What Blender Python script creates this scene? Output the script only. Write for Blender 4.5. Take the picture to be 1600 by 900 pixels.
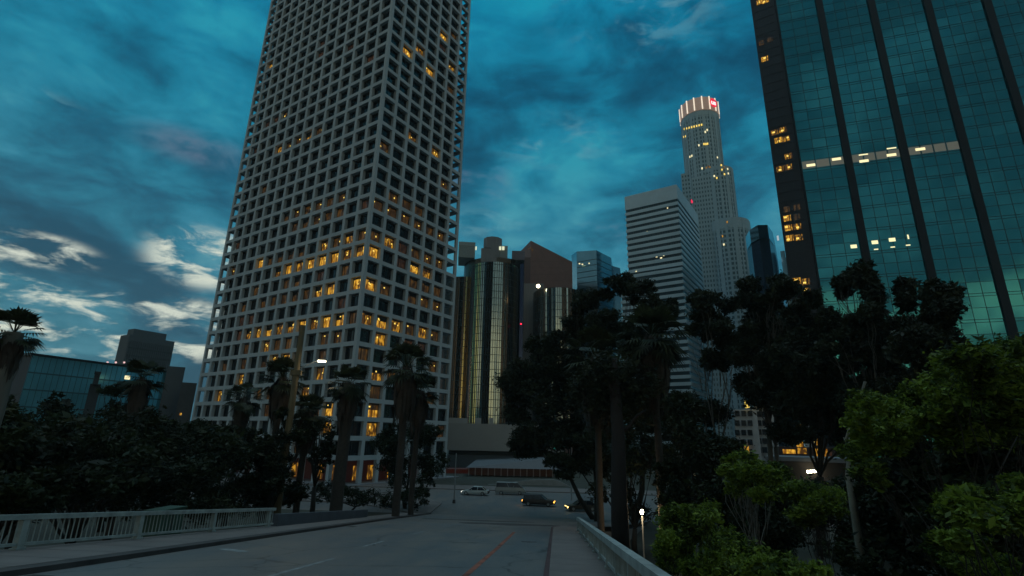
import bpy, math, random
import numpy as np
from mathutils import Matrix, Vector

for o in list(bpy.data.objects): bpy.data.objects.remove(o)
S = bpy.context.scene
COL = S.collection
R_ = math.radians
rng = np.random.default_rng(7)
random.seed(7)

# ------------------------------------------------------------------ camera
F_PX, PITCH, ROLL = 795.0, 0.28409, 0.02068
_F = np.array([0, math.cos(PITCH), math.sin(PITCH)]); _R = np.array([1., 0, 0]); _U = np.cross(_R, _F)
CR = math.cos(ROLL)*_R + math.sin(ROLL)*_U; CU = -math.sin(ROLL)*_R + math.cos(ROLL)*_U
cam = bpy.data.cameras.new('camera'); cam_o = bpy.data.objects.new('camera', cam); COL.objects.link(cam_o)
cam.sensor_width = 36; cam.lens = F_PX/1600*36; cam.clip_end = 20000; cam.clip_start = .1
cam_o.matrix_world = Matrix(((CR[0], CU[0], -_F[0], 0), (CR[1], CU[1], -_F[1], 0), (CR[2], CU[2], -_F[2], 0), (0, 0, 0, 1)))
S.camera = cam_o
S.render.resolution_x = 1024; S.render.resolution_y = 576

# ------------------------------------------------------------------ world
SUN_AZ, SUN_EL = -62, 3.0
W = bpy.data.worlds.new('World'); S.world = W; W.use_nodes = True
wn = W.node_tree.nodes; wl = W.node_tree.links; wn.clear()
def N(t, **k):
    n = wn.new(t)
    for a, b in k.items(): setattr(n, a, b)
    return n
def wmath(op, a, b=None, c=None, clamp=False):
    n = N('ShaderNodeMath', operation=op, use_clamp=clamp)
    for i, v in enumerate((a, b, c)):
        if v is None: continue
        if isinstance(v, (int, float)): n.inputs[i].default_value = v
        else: wl.new(v, n.inputs[i])
    return n.outputs[0]
def wstep(v, lo, hi):
    n = N('ShaderNodeMapRange', interpolation_type='SMOOTHSTEP')
    wl.new(v, n.inputs[0]); n.inputs[1].default_value = lo; n.inputs[2].default_value = hi
    return n.outputs[0]
def wmix(f, a, b, mode='MIX'):
    n = N('ShaderNodeMix', data_type='RGBA', blend_type=mode)
    if isinstance(f, (int, float)): n.inputs[0].default_value = f
    else: wl.new(f, n.inputs[0])
    for i, v in ((6, a), (7, b)):
        if isinstance(v, tuple): n.inputs[i].default_value = (*v, 1)
        else: wl.new(v, n.inputs[i])
    return n.outputs[2]
def dirv(az, el): return (math.sin(R_(az))*math.cos(R_(el)), math.cos(R_(az))*math.cos(R_(el)), math.sin(R_(el)))
tc = N('ShaderNodeTexCoord'); sx = N('ShaderNodeSeparateXYZ'); wl.new(tc.outputs['Generated'], sx.inputs[0])
zc = wmath('MAXIMUM', sx.outputs[2], 0.0)
den = wmath('ADD', zc, .22)
px_ = wmath('DIVIDE', sx.outputs[0], den); py_ = wmath('DIVIDE', sx.outputs[1], den)
cx_ = N('ShaderNodeCombineXYZ'); wl.new(px_, cx_.inputs[0]); wl.new(py_, cx_.inputs[1])
def wnoise(scale, off, detail=8, rough=.55, dist=.3, sy=1.0):
    m = N('ShaderNodeMapping'); wl.new(cx_.outputs[0], m.inputs[0]); m.inputs['Location'].default_value = off
    m.inputs['Scale'].default_value = (1, sy, 1)
    n = N('ShaderNodeTexNoise'); wl.new(m.outputs[0], n.inputs['Vector'])
    n.inputs['Scale'].default_value = scale; n.inputs['Detail'].default_value = detail
    n.inputs['Roughness'].default_value = rough; n.inputs['Distortion'].default_value = dist
    return n.outputs['Fac']
def wlobe(az, el, inner, outer):
    d = N('ShaderNodeVectorMath', operation='DOT_PRODUCT'); wl.new(tc.outputs['Generated'], d.inputs[0]); d.inputs[1].default_value = dirv(az, el)
    return wstep(d.outputs['Value'], math.cos(R_(outer)), math.cos(R_(inner)))
_ray = None
def px_dir(x, y):
    d = _F*F_PX + CR*(x-800) - CU*(y-450); return tuple(d/np.linalg.norm(d))
def wblob(x, y, r, flat=2.2):
    """soft elliptical patch of sky centred on one direction (radius in radians, flattened vertically)"""
    a = N('ShaderNodeVectorMath', operation='SUBTRACT'); wl.new(tc.outputs['Generated'], a.inputs[0]); a.inputs[1].default_value = px_dir(x, y)
    b = N('ShaderNodeVectorMath', operation='MULTIPLY'); wl.new(a.outputs[0], b.inputs[0]); b.inputs[1].default_value = (1, 1, flat)
    c = N('ShaderNodeVectorMath', operation='LENGTH'); wl.new(b.outputs[0], c.inputs[0])
    n = N('ShaderNodeMapRange', interpolation_type='SMOOTHSTEP'); wl.new(c.outputs['Value'], n.inputs[0])
    n.inputs[1].default_value = r; n.inputs[2].default_value = r*.15; return n.outputs[0]
def dnoise(scale, off, sz=3.0, detail=8, rough=.58, dist=.4):
    m = N('ShaderNodeMapping'); wl.new(tc.outputs['Generated'], m.inputs[0]); m.inputs['Location'].default_value = off
    m.inputs['Scale'].default_value = (1, 1, sz)
    n = N('ShaderNodeTexNoise'); wl.new(m.outputs[0], n.inputs['Vector'])
    n.inputs['Scale'].default_value = scale; n.inputs['Detail'].default_value = detail
    n.inputs['Roughness'].default_value = rough; n.inputs['Distortion'].default_value = dist
    return n.outputs['Fac']
def wmaxs(l):
    o = l[0]
    for q in l[1:]: o = wmath('MAXIMUM', o, q)
    return o
rampn = N('ShaderNodeValToRGB'); wl.new(zc, rampn.inputs[0]); cr = rampn.color_ramp
cr.elements[0].position = 0; cr.elements[0].color = (.130, .24, .31, 1)
cr.elements[1].position = .14; cr.elements[1].color = (.070, .19, .275, 1)
for p, c in ((.32, (.035, .180, .270)), (.5, (.010, .160, .265)), (.8, (.002, .16, .28))):
    e = cr.elements.new(p); e.color = (*c, 1)
sky = N('ShaderNodeTexSky', sky_type='NISHITA', sun_disc=False)
sky.sun_elevation = R_(SUN_EL); sky.sun_rotation = R_(SUN_AZ)
n1 = dnoise(2.4, (3.1, 1.7, .4), 1.7, 9, .52, .25)
n1b = dnoise(6.5, (5.2, 9.7, 1.4), 2.2, 10, .62, .35)
n2 = dnoise(11., (8.3, 2.2, 3.1), 3.2, 9, .62, .4)
n3 = dnoise(1.7, (1.3, 7.7, 2.0), 1.6, 4, .5, .3)
lump = wmath('ADD', wmath('MULTIPLY', n1, .56), wmath('MULTIPLY', n1b, .44))
lump = wmath('SUBTRACT', lump, wmath('MULTIPLY', wmaxs([wblob(880, 110, .34, 2.0), wblob(250, 260, .42, 1.8), wblob(1120, 60, .22, 2), wblob(200, 430, .22, 3.5)]), .055))
lump = wmath('ADD', lump, wmath('MULTIPLY', wmaxs([wblob(60, 520, .35, 3.0), wblob(330, 380, .2, 1.6), wblob(860, 225, .20, 1.9), wblob(150, 60, .35, 2.2), wblob(1000, 10, .25, 2), wblob(850, 340, .32, 1.8)]), .06))
rc = N('ShaderNodeValToRGB'); wl.new(lump, rc.inputs[0]); q_ = rc.color_ramp
q_.elements[0].position = .40; q_.elements[0].color = (.014, .066, .118, 1)
q_.elements[1].position = .46; q_.elements[1].color = (.020, .108, .180, 1)
for p, c in ((.505, (.028, .165, .250)), (.55, (.045, .215, .315)), (.62, (.10, .30, .38))):
    e = q_.elements.new(p); e.color = (*c, 1)
tr_ = N('ShaderNodeValToRGB'); wl.new(zc, tr_.inputs[0]); q_ = tr_.color_ramp
q_.elements[0].position = 0; q_.elements[0].color = (1.0, .58, .50, 1)
q_.elements[1].position = .13; q_.elements[1].color = (.78, .53, .48, 1)
for p, c in ((.28, (.46, .50, .49)), (.5, (.14, .49, .52)), (.75, (.02, .44, .53))):
    e = q_.elements.new(p); e.color = (*c, 1)
tv = N('ShaderNodeVectorMath', operation='SCALE'); wl.new(tr_.outputs[0], tv.inputs[0]); tv.inputs['Scale'].default_value = 2.05
cm = N('ShaderNodeVectorMath', operation='MULTIPLY'); wl.new(rc.outputs[0], cm.inputs[0]); wl.new(tv.outputs[0], cm.inputs[1])
col = cm.outputs[0]
pk = wmaxs([wblob(310, 232, .12, 3.5), wblob(960, 360, .10, 3.5), wblob(740, 290, .10, 1.5)])
col = wmix(wmath('MULTIPLY', wmath('MULTIPLY', pk, wstep(n1b, .42, .60)), .6), col, (.15, .15, .22))
mid = wmaxs([wblob(870, 222, .15, 2.6), wblob(755, 350, .12, 3), wblob(1010, 8, .20, 2.5), wblob(10, 132, .10, 5)])
col = wmix(wmath('MULTIPLY', wmath('MULTIPLY', wstep(n2, .48, .64), mid), .45), col, (.15, .35, .42))
br = wmaxs([wblob(60, 505, .22, 4.0), wblob(250, 500, .22, 4.0), wblob(40, 386, .11, 3.2), wblob(325, 405, .12, 1.8), wblob(5, 462, .13, 2.8), wblob(170, 526, .24, 5.0), wblob(310, 510, .15, 2.6), wblob(75, 450, .05, 3)])
col = wmix(wmath('MULTIPLY', wmath('MULTIPLY', wstep(n2, .45, .64), wstep(br, .0, .6)), .97), col, (.72, .76, .64))
back = wstep(sx.outputs[1], .20, -.60)
rb = N('ShaderNodeValToRGB'); wl.new(zc, rb.inputs[0]); rc_ = rb.color_ramp
rc_.elements[0].position = 0; rc_.elements[0].color = (.85, .72, .40, 1)
rc_.elements[1].position = .19; rc_.elements[1].color = (.70, .62, .38, 1)
for p, c in ((.26, (.22, .26, .25)), (.38, (.12, .19, .21)), (.60, (.055, .150, .19)), (.75, (.05, .145, .19))):
    e = rc_.elements.new(p); e.color = (*c, 1)
bcol = wmix(wmath('MULTIPLY', wstep(n2, .42, .66), .45), rb.outputs[0], (.30, .38, .38))
bcol = wmix(wmath('MULTIPLY', wstep(n1b, .44, .56), .72), bcol, (.040, .085, .105))
col = wmix(back, col, bcol)
# bright sky cap added overhead, out of view, to light road and leaf tops
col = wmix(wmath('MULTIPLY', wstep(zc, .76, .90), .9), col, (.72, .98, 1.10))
# physical sky adds its own gradient
v10 = N('ShaderNodeVectorMath', operation='SCALE'); wl.new(col, v10.inputs[0]); v10.inputs['Scale'].default_value = 10
col = wmix(.0, v10.outputs[0], sky.outputs[0])
skt = wmix(1.0, sky.outputs[0], (.010, .022, .030), 'MULTIPLY')
col = wmix(1.0, col, skt, 'ADD')
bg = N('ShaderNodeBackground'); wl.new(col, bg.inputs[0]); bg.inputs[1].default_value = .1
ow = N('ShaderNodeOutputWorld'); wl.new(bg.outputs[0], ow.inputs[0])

sun = bpy.data.lights.new('sun', 'SUN'); sun.energy = .12; sun.angle = R_(12); sun.color = (1, .86, .74)
so = bpy.data.objects.new('sun', sun); COL.objects.link(so)
so.rotation_euler = Vector(dirv(SUN_AZ, SUN_EL)).to_track_quat('Z', 'Y').to_euler()
vs = S.view_settings; vs.view_transform = 'Standard'; vs.look = 'None'; vs.exposure = 0; vs.gamma = 1

# ------------------------------------------------------------------ pixel helpers (photo pixels, 1600x900)
def ray(x, y):
    d = _F*F_PX + CR*(x-800) - CU*(y-450); return d/np.linalg.norm(d)
def at(x, y, D):
    d = ray(x, y); return d/np.hypot(d[0], d[1])*D
def onz(x, y, z):
    d = ray(x, y); return d/d[2]*z
def adir(az): return np.array([math.sin(R_(az)), math.cos(R_(az)), 0.])
GZ = -10.05

# ------------------------------------------------------------------ materials
def mat(name, base=(.5, .5, .5), rough=.8, metal=0., noise=0., nscale=1., emis=None, estr=0., bump=0., spec=.5, streak=False):
    m = bpy.data.materials.new(name); m.use_nodes = True; nt = m.node_tree; b = nt.nodes['Principled BSDF']
    b.inputs['Base Color'].default_value = (*base, 1); b.inputs['Roughness'].default_value = rough
    b.inputs['Metallic'].default_value = metal; b.inputs['Specular IOR Level'].default_value = spec
    if emis: b.inputs['Emission Color'].default_value = (*emis, 1); b.inputs['Emission Strength'].default_value = estr
    g = nt.nodes.new('ShaderNodeNewGeometry')
    mp = nt.nodes.new('ShaderNodeMapping'); nt.links.new(g.outputs['Position'], mp.inputs[0])
    if streak: mp.inputs['Scale'].default_value = (1, 1, .12)
    n = nt.nodes.new('ShaderNodeTexNoise'); nt.links.new(mp.outputs[0], n.inputs['Vector'])
    n.inputs['Scale'].default_value = nscale; n.inputs['Detail'].default_value = 6; n.inputs['Roughness'].default_value = .6
    mr = nt.nodes.new('ShaderNodeMapRange'); nt.links.new(n.outputs['Fac'], mr.inputs[0])
    mr.inputs[1].default_value = .25; mr.inputs[2].default_value = .75
    mr.inputs[3].default_value = 1-noise; mr.inputs[4].default_value = 1+noise
    vm = nt.nodes.new('ShaderNodeVectorMath'); vm.operation = 'SCALE'; vm.inputs[0].default_value = base
    nt.links.new(mr.outputs[0], vm.inputs['Scale']); nt.links.new(vm.outputs[0], b.inputs['Base Color'])
    if bump:
        bp = nt.nodes.new('ShaderNodeBump'); bp.inputs['Strength'].default_value = bump; bp.inputs['Distance'].default_value = .05
        nt.links.new(n.outputs['Fac'], bp.inputs['Height']); nt.links.new(bp.outputs[0], b.inputs['Normal'])
    return m
def mat_lit(name, lo, hi, strength, scale=1.1, thr=(.42, .68)):
    """interior seen through glass: patchy room light (walls, blinds, lamps)"""
    m = bpy.data.materials.new(name); m.use_nodes = True; nt = m.node_tree; b = nt.nodes['Principled BSDF']
    b.inputs['Base Color'].default_value = (.02, .02, .02, 1); b.inputs['Roughness'].default_value = .15
    g = nt.nodes.new('ShaderNodeNewGeometry'); mp = nt.nodes.new('ShaderNodeMapping'); nt.links.new(g.outputs['Position'], mp.inputs[0])
    mp.inputs['Scale'].default_value = (1.5, 1.5, .55)
    n = nt.nodes.new('ShaderNodeTexNoise'); nt.links.new(mp.outputs[0], n.inputs['Vector'])
    n.inputs['Scale'].default_value = scale; n.inputs['Detail'].default_value = 3
    r = nt.nodes.new('ShaderNodeValToRGB'); nt.links.new(n.outputs['Fac'], r.inputs[0])
    r.color_ramp.elements[0].position = thr[0]; r.color_ramp.elements[0].color = (*lo, 1)
    r.color_ramp.elements[1].position = thr[1]; r.color_ramp.elements[1].color = (*hi, 1)
    nt.links.new(r.outputs[0], b.inputs['Emission Color']); b.inputs['Emission Strength'].default_value = strength
    return m
M = {}
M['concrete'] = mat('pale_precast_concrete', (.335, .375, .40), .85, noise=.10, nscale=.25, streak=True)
M['darkglass'] = mat('dark_window_glass', (.012, .016, .022), .12, noise=.5, nscale=.4)
M['frame_dark'] = mat('dark_window_frame', (.02, .02, .022), .5)
M['core'] = mat('tower_core_dark', (.03, .03, .035), .6)
M['lit3'] = mat_lit('lit_room_bright', (.20, .075, .006), (1.0, .52, .05), .95, 1.5)
M['lit2'] = mat_lit('lit_room_amber', (.075, .030, .005), (.80, .38, .03), .75, 1.3, (.48, .66))
M['lit1'] = mat_lit('lit_room_dim', (.020, .010, .005), (.13, .060, .012), .6)
M['litred'] = mat_lit('lit_room_reddish', (.016, .008, .006), (.075, .032, .014), .6)
M['spot'] = mat('room_lamp', (.1, .1, .1), .5, emis=(1, .68, .12), estr=1.25)
M['spotw'] = mat('office_ceiling_lamp', (.1, .1, .1), .5, emis=(1, .88, .48), estr=1.15)
M['lampw'] = mat('lamp_lens', (.8, .8, .8), .3, emis=(1, .86, .55), estr=14)
M['asphalt'] = mat('worn_asphalt', (.115, .100, .092), .7, noise=.38, nscale=.22, bump=.1)
def asphalt():
    m = bpy.data.materials.new('patchy_worn_asphalt'); m.use_nodes = True; nt = m.node_tree; b = nt.nodes['Principled BSDF']; b.inputs['Roughness'].default_value = .5
    g = nt.nodes.new('ShaderNodeNewGeometry'); mp = nt.nodes.new('ShaderNodeMapping'); nt.links.new(g.outputs['Position'], mp.inputs[0])
    mp.inputs['Rotation'].default_value = (0, 0, R_(5)); mp.inputs['Scale'].default_value = (1, .28, 1)
    def nz(sc, src, det=6):
        n = nt.nodes.new('ShaderNodeTexNoise'); nt.links.new(src, n.inputs['Vector']); n.inputs['Scale'].default_value = sc; n.inputs['Detail'].default_value = det; n.inputs['Roughness'].default_value = .6; return n.outputs['Fac']
    def mr(v, a, c, lo, hi):
        n = nt.nodes.new('ShaderNodeMapRange'); nt.links.new(v, n.inputs[0]); n.inputs[1].default_value = a; n.inputs[2].default_value = c; n.inputs[3].default_value = lo; n.inputs[4].default_value = hi; return n.outputs[0]
    def mx(f, a, c, mode='MIX'):
        n = nt.nodes.new('ShaderNodeMix'); n.data_type = 'RGBA'; n.blend_type = mode
        if isinstance(f, float): n.inputs[0].default_value = f
        else: nt.links.new(f, n.inputs[0])
        for i, v in ((6, a), (7, c)):
            if isinstance(v, tuple): n.inputs[i].default_value = (*v, 1)
            else: nt.links.new(v, n.inputs[i])
        return n.outputs[2]
    c = mx(mr(nz(.45, mp.outputs[0]), .36, .62, 0., 1.), (.070, .082, .092), (.138, .118, .106))
    c = mx(mr(nz(1.4, mp.outputs[0]), .55, .75, 0., .55), c, (.050, .050, .050))
    c = mx(mr(nz(9., g.outputs['Position'], 8), .3, .7, 0., .35), c, (.19, .18, .17))
    v = nt.nodes.new('ShaderNodeTexVoronoi'); v.feature = 'DISTANCE_TO_EDGE'; v.inputs['Scale'].default_value = .16; v.inputs['Randomness'].default_value = 1.
    w = nt.nodes.new('ShaderNodeVectorMath'); w.operation = 'ADD'; nn = nt.nodes.new('ShaderNodeTexNoise'); nt.links.new(g.outputs['Position'], nn.inputs['Vector']); nn.inputs['Scale'].default_value = .8
    nt.links.new(g.outputs['Position'], w.inputs[0]); nt.links.new(nn.outputs['Color'], w.inputs[1]); nt.links.new(w.outputs[0], v.inputs['Vector'])
    c = mx(mr(v.outputs['Distance'], .003, .010, .75, 0.), c, (.035, .033, .032))
    nt.links.new(c, b.inputs['Base Color'])
    bp = nt.nodes.new('ShaderNodeBump'); bp.inputs['Strength'].default_value = .25; bp.inputs['Distance'].default_value = .02
    nt.links.new(nz(30., g.outputs['Position'], 3), bp.inputs['Height']); nt.links.new(bp.outputs[0], b.inputs['Normal'])
    return m
M['asphalt'] = asphalt()
M['walk'] = mat('sidewalk_concrete', (.135, .115, .108), .85, noise=.22, nscale=.6, bump=.1)
M['kerb'] = mat('kerb_concrete', (.045, .037, .036), .8, noise=.4, nscale=.8)
M['kerbred'] = mat('faded_red_kerb_paint', (.06, .026, .026), .7, noise=.5, nscale=1.5)
M['paintw'] = mat('worn_white_paint', (.20, .205, .205), .7, noise=.55, nscale=2.2)
M['painto'] = mat('worn_orange_paint', (.20, .06, .035), .7, noise=.75, nscale=1.6)
M['rail'] = mat('weathered_pale_green_paint', (.25, .28, .27), .6, noise=.45, nscale=1.6)
M['ground'] = mat('dark_earth', (.035, .035, .025), .95, noise=.4, nscale=.3)
M['wallc'] = mat('grey_board_concrete', (.16, .16, .17), .85, noise=.15, nscale=.4)
M['bark'] = mat('tree_bark', (.022, .019, .015), .9, noise=.4, nscale=3., bump=.5, streak=True)
M['palebark'] = mat('pale_gum_bark', (.10, .09, .075), .85, noise=.45, nscale=2., streak=True)
M['palmbark'] = mat('palm_bark', (.035, .029, .024), .95, noise=.35, nscale=4., bump=.5)
M['skirt'] = mat('dry_palm_fronds', (.035, .026, .020), .95, noise=.5, nscale=3.)
M['metal'] = mat('grey_galvanised_metal', (.22, .24, .25), .5, metal=.3, noise=.2)
M['wood'] = mat('brown_timber_pole', (.11, .085, .045), .9, noise=.35, nscale=3., streak=True)
def leafmat(name, c1, c2, nscale=.8, trans=.25):
    m = bpy.data.materials.new(name); m.use_nodes = True; nt = m.node_tree; b = nt.nodes['Principled BSDF']
    b.inputs['Roughness'].default_value = .6; b.inputs['Specular IOR Level'].default_value = .25
    g = nt.nodes.new('ShaderNodeNewGeometry')
    n = nt.nodes.new('ShaderNodeTexNoise'); nt.links.new(g.outputs['Position'], n.inputs['Vector']); n.inputs['Scale'].default_value = nscale; n.inputs['Detail'].default_value = 5
    ad = nt.nodes.new('ShaderNodeMath'); ad.operation = 'MULTIPLY_ADD'
    nt.links.new(g.outputs['Random Per Island'], ad.inputs[0]); ad.inputs[1].default_value = .35
    sb = nt.nodes.new('ShaderNodeMath'); sb.operation = 'SUBTRACT'; nt.links.new(n.outputs['Fac'], sb.inputs[0]); sb.inputs[1].default_value = .17
    nt.links.new(sb.outputs[0], ad.inputs[2])
    r = nt.nodes.new('ShaderNodeValToRGB'); nt.links.new(ad.outputs[0], r.inputs[0])
    r.color_ramp.elements[0].position = .33; r.color_ramp.elements[0].color = (*c1, 1)
    r.color_ramp.elements[1].position = .68; r.color_ramp.elements[1].color = (*c2, 1)
    nt.links.new(r.outputs[0], b.inputs['Base Color'])
    t = nt.nodes.new('ShaderNodeBsdfTranslucent'); nt.links.new(r.outputs[0], t.inputs[0])
    mx = nt.nodes.new('ShaderNodeMixShader'); mx.inputs[0].default_value = trans
    nt.links.new(b.outputs[0], mx.inputs[1]); nt.links.new(t.outputs[0], mx.inputs[2])
    nt.links.new(mx.outputs[0], nt.nodes['Material Output'].inputs[0])
    return m
M['leaf_dark'] = leafmat('dark_gum_leaves', (.010, .013, .007), (.030, .038, .016), .5)
M['leaf_ficus'] = leafmat('deep_green_leaves', (.007, .010, .004), (.022, .032, .009), .5)
M['leaf_green'] = leafmat('streetlit_green_leaves', (.018, .034, .005), (.155, .215, .022), .9, .35)  # leaf colour brightened to stand in for streetlight on these plants
M['leaf_palm'] = leafmat('palm_fronds', (.016, .020, .010), (.042, .050, .022), 1.)

# ------------------------------------------------------------------ mesh helpers
def link(o): COL.objects.link(o); return o
def tag(o, label=None, cat=None, group=None, kind=None):
    if label: o['label'] = label
    if cat: o['category'] = cat
    if group: o['group'] = group
    if kind: o['kind'] = kind
    return o
def thing(name, loc, label, cat, group=None):
    o = bpy.data.objects.new(name, None); o.location = tuple(float(v) for v in loc); o.empty_display_size = .5
    link(o); return tag(o, label, cat, group)
def wloc(p):
    v = np.zeros(3)
    while p is not None: v += np.array(p.location); p = p.parent
    return v
class MB:
    """collects faces in world coordinates, links them as ONE mesh object"""
    def __init__(s): s.v = []; s.f = []; s.m = []; s.mi = 0
    def quad(s, a, b, c, d):
        i = len(s.v); s.v += [a, b, c, d]; s.f.append((i, i+1, i+2, i+3)); s.m.append(s.mi)
    def poly(s, pts):
        i = len(s.v); s.v += list(pts); s.f.append(tuple(range(i, i+len(pts)))); s.m.append(s.mi)
    def hexa(s, p):   # p: 8 points, bottom ring then top ring
        i = len(s.v); s.v += list(p)
        for f in ((3, 2, 1, 0), (4, 5, 6, 7), (0, 1, 5, 4), (1, 2, 6, 5), (2, 3, 7, 6), (3, 0, 4, 7)):
            s.f.append(tuple(i+k for k in f)); s.m.append(s.mi)
    def obox(s, O, ex, ey, x0, x1, y0, y1, z0, z1):
        O = np.asarray(O, float); P = lambda x, y, z: O+ex*x+ey*y+np.array([0, 0, z])
        s.hexa([P(x0, y0, z0), P(x1, y0, z0), P(x1, y1, z0), P(x0, y1, z0), P(x0, y0, z1), P(x1, y0, z1), P(x1, y1, z1), P(x0, y1, z1)])
    def prism(s, pts, z0, z1, top=None):
        n = len(pts); i = len(s.v)
        s.v += [np.array([p[0], p[1], z0]) for p in pts]
        s.v += [np.array([p[0], p[1], (z1 if top is None else top[k])]) for k, p in enumerate(pts)]
        s.f.append(tuple(i+k for k in range(n))[::-1]); s.f.append(tuple(i+n+k for k in range(n))); s.m += [s.mi]*2
        for k in range(n):
            j = (k+1) % n; s.f.append((i+k, i+j, i+n+j, i+n+k)); s.m.append(s.mi)
    def tube(s, pts, radii, n=8, caps=True):
        pts = [np.asarray(p, float) for p in pts]; rings = []
        for k, p in enumerate(pts):
            d = pts[min(k+1, len(pts)-1)]-pts[max(k-1, 0)]; d = d/(np.linalg.norm(d)+1e-9)
            a = np.cross(d, [0, 0, 1.]) if abs(d[2]) < .95 else np.cross(d, [1., 0, 0]); a /= np.linalg.norm(a); b = np.cross(d, a)
            i = len(s.v); s.v += [p+radii[k]*(math.cos(2*math.pi*j/n)*a+math.sin(2*math.pi*j/n)*b) for j in range(n)]; rings.append(i)
        for r0, r1 in zip(rings, rings[1:]):
            for j in range(n):
                q = (j+1) % n; s.f.append((r0+j, r0+q, r1+q, r1+j)); s.m.append(s.mi)
        if caps:
            s.f.append(tuple(rings[0]+j for j in range(n))[::-1]); s.f.append(tuple(rings[-1]+j for j in range(n))); s.m += [s.mi]*2
    def ball(s, c, r, n=8, sq=(1, 1, 1)):
        c = np.asarray(c, float); rings = []
        for a in range(1, n//2+2):
            t = math.pi*a/(n//2+2); i = len(s.v)
            s.v += [c+np.array([r*sq[0]*math.sin(t)*math.cos(2*math.pi*j/n), r*sq[1]*math.sin(t)*math.sin(2*math.pi*j/n), r*sq[2]*math.cos(t)]) for j in range(n)]; rings.append(i)
        for r0, r1 in zip(rings, rings[1:]):
            for j in range(n):
                q = (j+1) % n; s.f.append((r0+j, r1+j, r1+q, r0+q)); s.m.append(s.mi)
        s.f.append(tuple(rings[0]+j for j in range(n))); s.f.append(tuple(rings[-1]+j for j in range(n))[::-1]); s.m += [s.mi]*2
    def build(s, name, mats, parent=None, smooth=False):
        if not isinstance(mats, (list, tuple)): mats = [mats]
        L = wloc(parent) if parent is not None else np.zeros(3)
        me = bpy.data.meshes.new(name)
        me.from_pydata([tuple(np.asarray(v, float)-L) for v in s.v], [], s.f)
        for m in mats: me.materials.append(m)
        if len(mats) > 1: me.polygons.foreach_set('material_index', s.m)
        if smooth: me.polygons.foreach_set('use_smooth', [True]*len(s.f))
        me.update(); o = link(bpy.data.objects.new(name, me)); o.parent = parent
        return o
def struct(name, mb, m, label=None):
    o = mb.build(name, m); o['kind'] = 'structure'
    return o
def quadmesh(name, V, mats, parent=None, offset=None):
    """V: (n,4,3) array of quads -> one mesh object (fast)"""
    V = np.asarray(V, np.float32); L = wloc(parent) if parent is not None else np.zeros(3)
    if offset is not None: L = offset
    V = V-np.asarray(L, np.float32); n = len(V)
    me = bpy.data.meshes.new(name); me.vertices.add(n*4); me.vertices.foreach_set('co', V.reshape(-1))
    me.loops.add(n*4); me.loops.foreach_set('vertex_index', np.arange(n*4, dtype=np.int32))
    me.polygons.add(n); me.polygons.foreach_set('loop_start', np.arange(0, n*4, 4, dtype=np.int32))
    me.materials.append(mats); me.update(calc_edges=True)
    o = link(bpy.data.objects.new(name, me)); o.parent = parent
    return o

# ================================================================== GROUND, ROADS
RA = R_(5.0); rf = np.array([math.sin(RA), math.cos(RA), 0]); rr = np.array([math.cos(RA), -math.sin(RA), 0]); RT = math.tan(R_(6.27))
def rz(s): return -2.15-RT*min(s, 72)
def rp(s, l, h=0.): return rf*s+rr*l+np.array([0, 0, rz(s)+h])
g = MB(); Z = GZ-.02
for a in range(-6, 7):
    pass
g.quad((-890, -690, Z), (890, -690, Z), (890, 1290, Z), (-890, 1290, Z)); struct('ground', g, M['ground'])
# road deck: left edge / right edge against s
LE = [(-30, -13.0), (13, -13.43), (26, -14.3), (51, -15.7), (72, -16.4)]
RE = [(-30, -.36), (45, -.36), (49, 1.5), (54, 6), (72, 12)]
def interp(T, s):
    xs = [t[0] for t in T]; ys = [t[1] for t in T]; return float(np.interp(s, xs, ys))
ss = sorted(set(list(np.arange(-30, 72.1, 3.))+[45, 49, 54]))
rd = MB()
for a, b in zip(ss, ss[1:]):
    rd.quad(rp(a, interp(LE, a)), rp(a, interp(RE, a)), rp(b, interp(RE, b)), rp(b, interp(LE, b)))
struct('road', rd, M['asphalt'])
cs = MB(); cs.quad(rp(72, -150), rp(72, 150), rp(104, 150), rp(104, -150))
struct('cross_street', cs, M['asphalt'])
# sidewalks (raised slabs with sides) and kerbs
def ribbon(mb, rows, thick):
    """rows: list of (s,l0,l1,h)"""
    for (a, l0, l1, h), (b, k0, k1, h2) in zip(rows, rows[1:]):
        mb.hexa([rp(a, l0, h-thick), rp(a, l1, h-thick), rp(b, k1, h2-thick), rp(b, k0, h2-thick), rp(a, l0, h), rp(a, l1, h), rp(b, k1, h2), rp(b, k0, h2)])
sw = MB(); ribbon(sw, [(s, -17.9-.035*max(0, s-32), interp(LE, s)-.56, .15) for s in list(np.arange(-30, 73, 6.))+[72]], .9); struct('sidewalk', sw, M['walk'])
kb = MB(); ribbon(kb, [(s, interp(LE, s)-.55, interp(LE, s)-.004, .145) for s in ss], .4); struct('kerb', kb, M['kerb'])
sw = MB(); ribbon(sw, [(-30, -.20, 2.0, .15), (20, -.20, 2.0, .15), (45, -.20, 1.75, .15), (47.5, .5, 1.7, .15)], .9); struct('sidewalk', sw, M['walk'])
kb = MB(); ribbon(kb, [(-30, -.356, -.204, .146), (45, -.356, -.204, .146), (47.6, .1, .49, .146)], .4); struct('kerb', kb, M['kerbred'])
# corner sidewalk on the far left and pavement in front of the white tower
sw = MB(); sw.prism([rp(s, l) for s, l in ((72.1, -19.4), (72.1, -16.6), (82, -17.2), (86, -20), (86.5, -26), (86.5, -150), (83, -150), (80, -30))], GZ-.3, GZ+.14); struct('sidewalk', sw, M['walk'])
sw = MB(); sw.prism([rp(s, l) for s, l in ((104, -150), (104, 150), (112, 150), (112, -150))], GZ-.3, GZ+.14); struct('sidewalk', sw, M['walk'])
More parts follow.
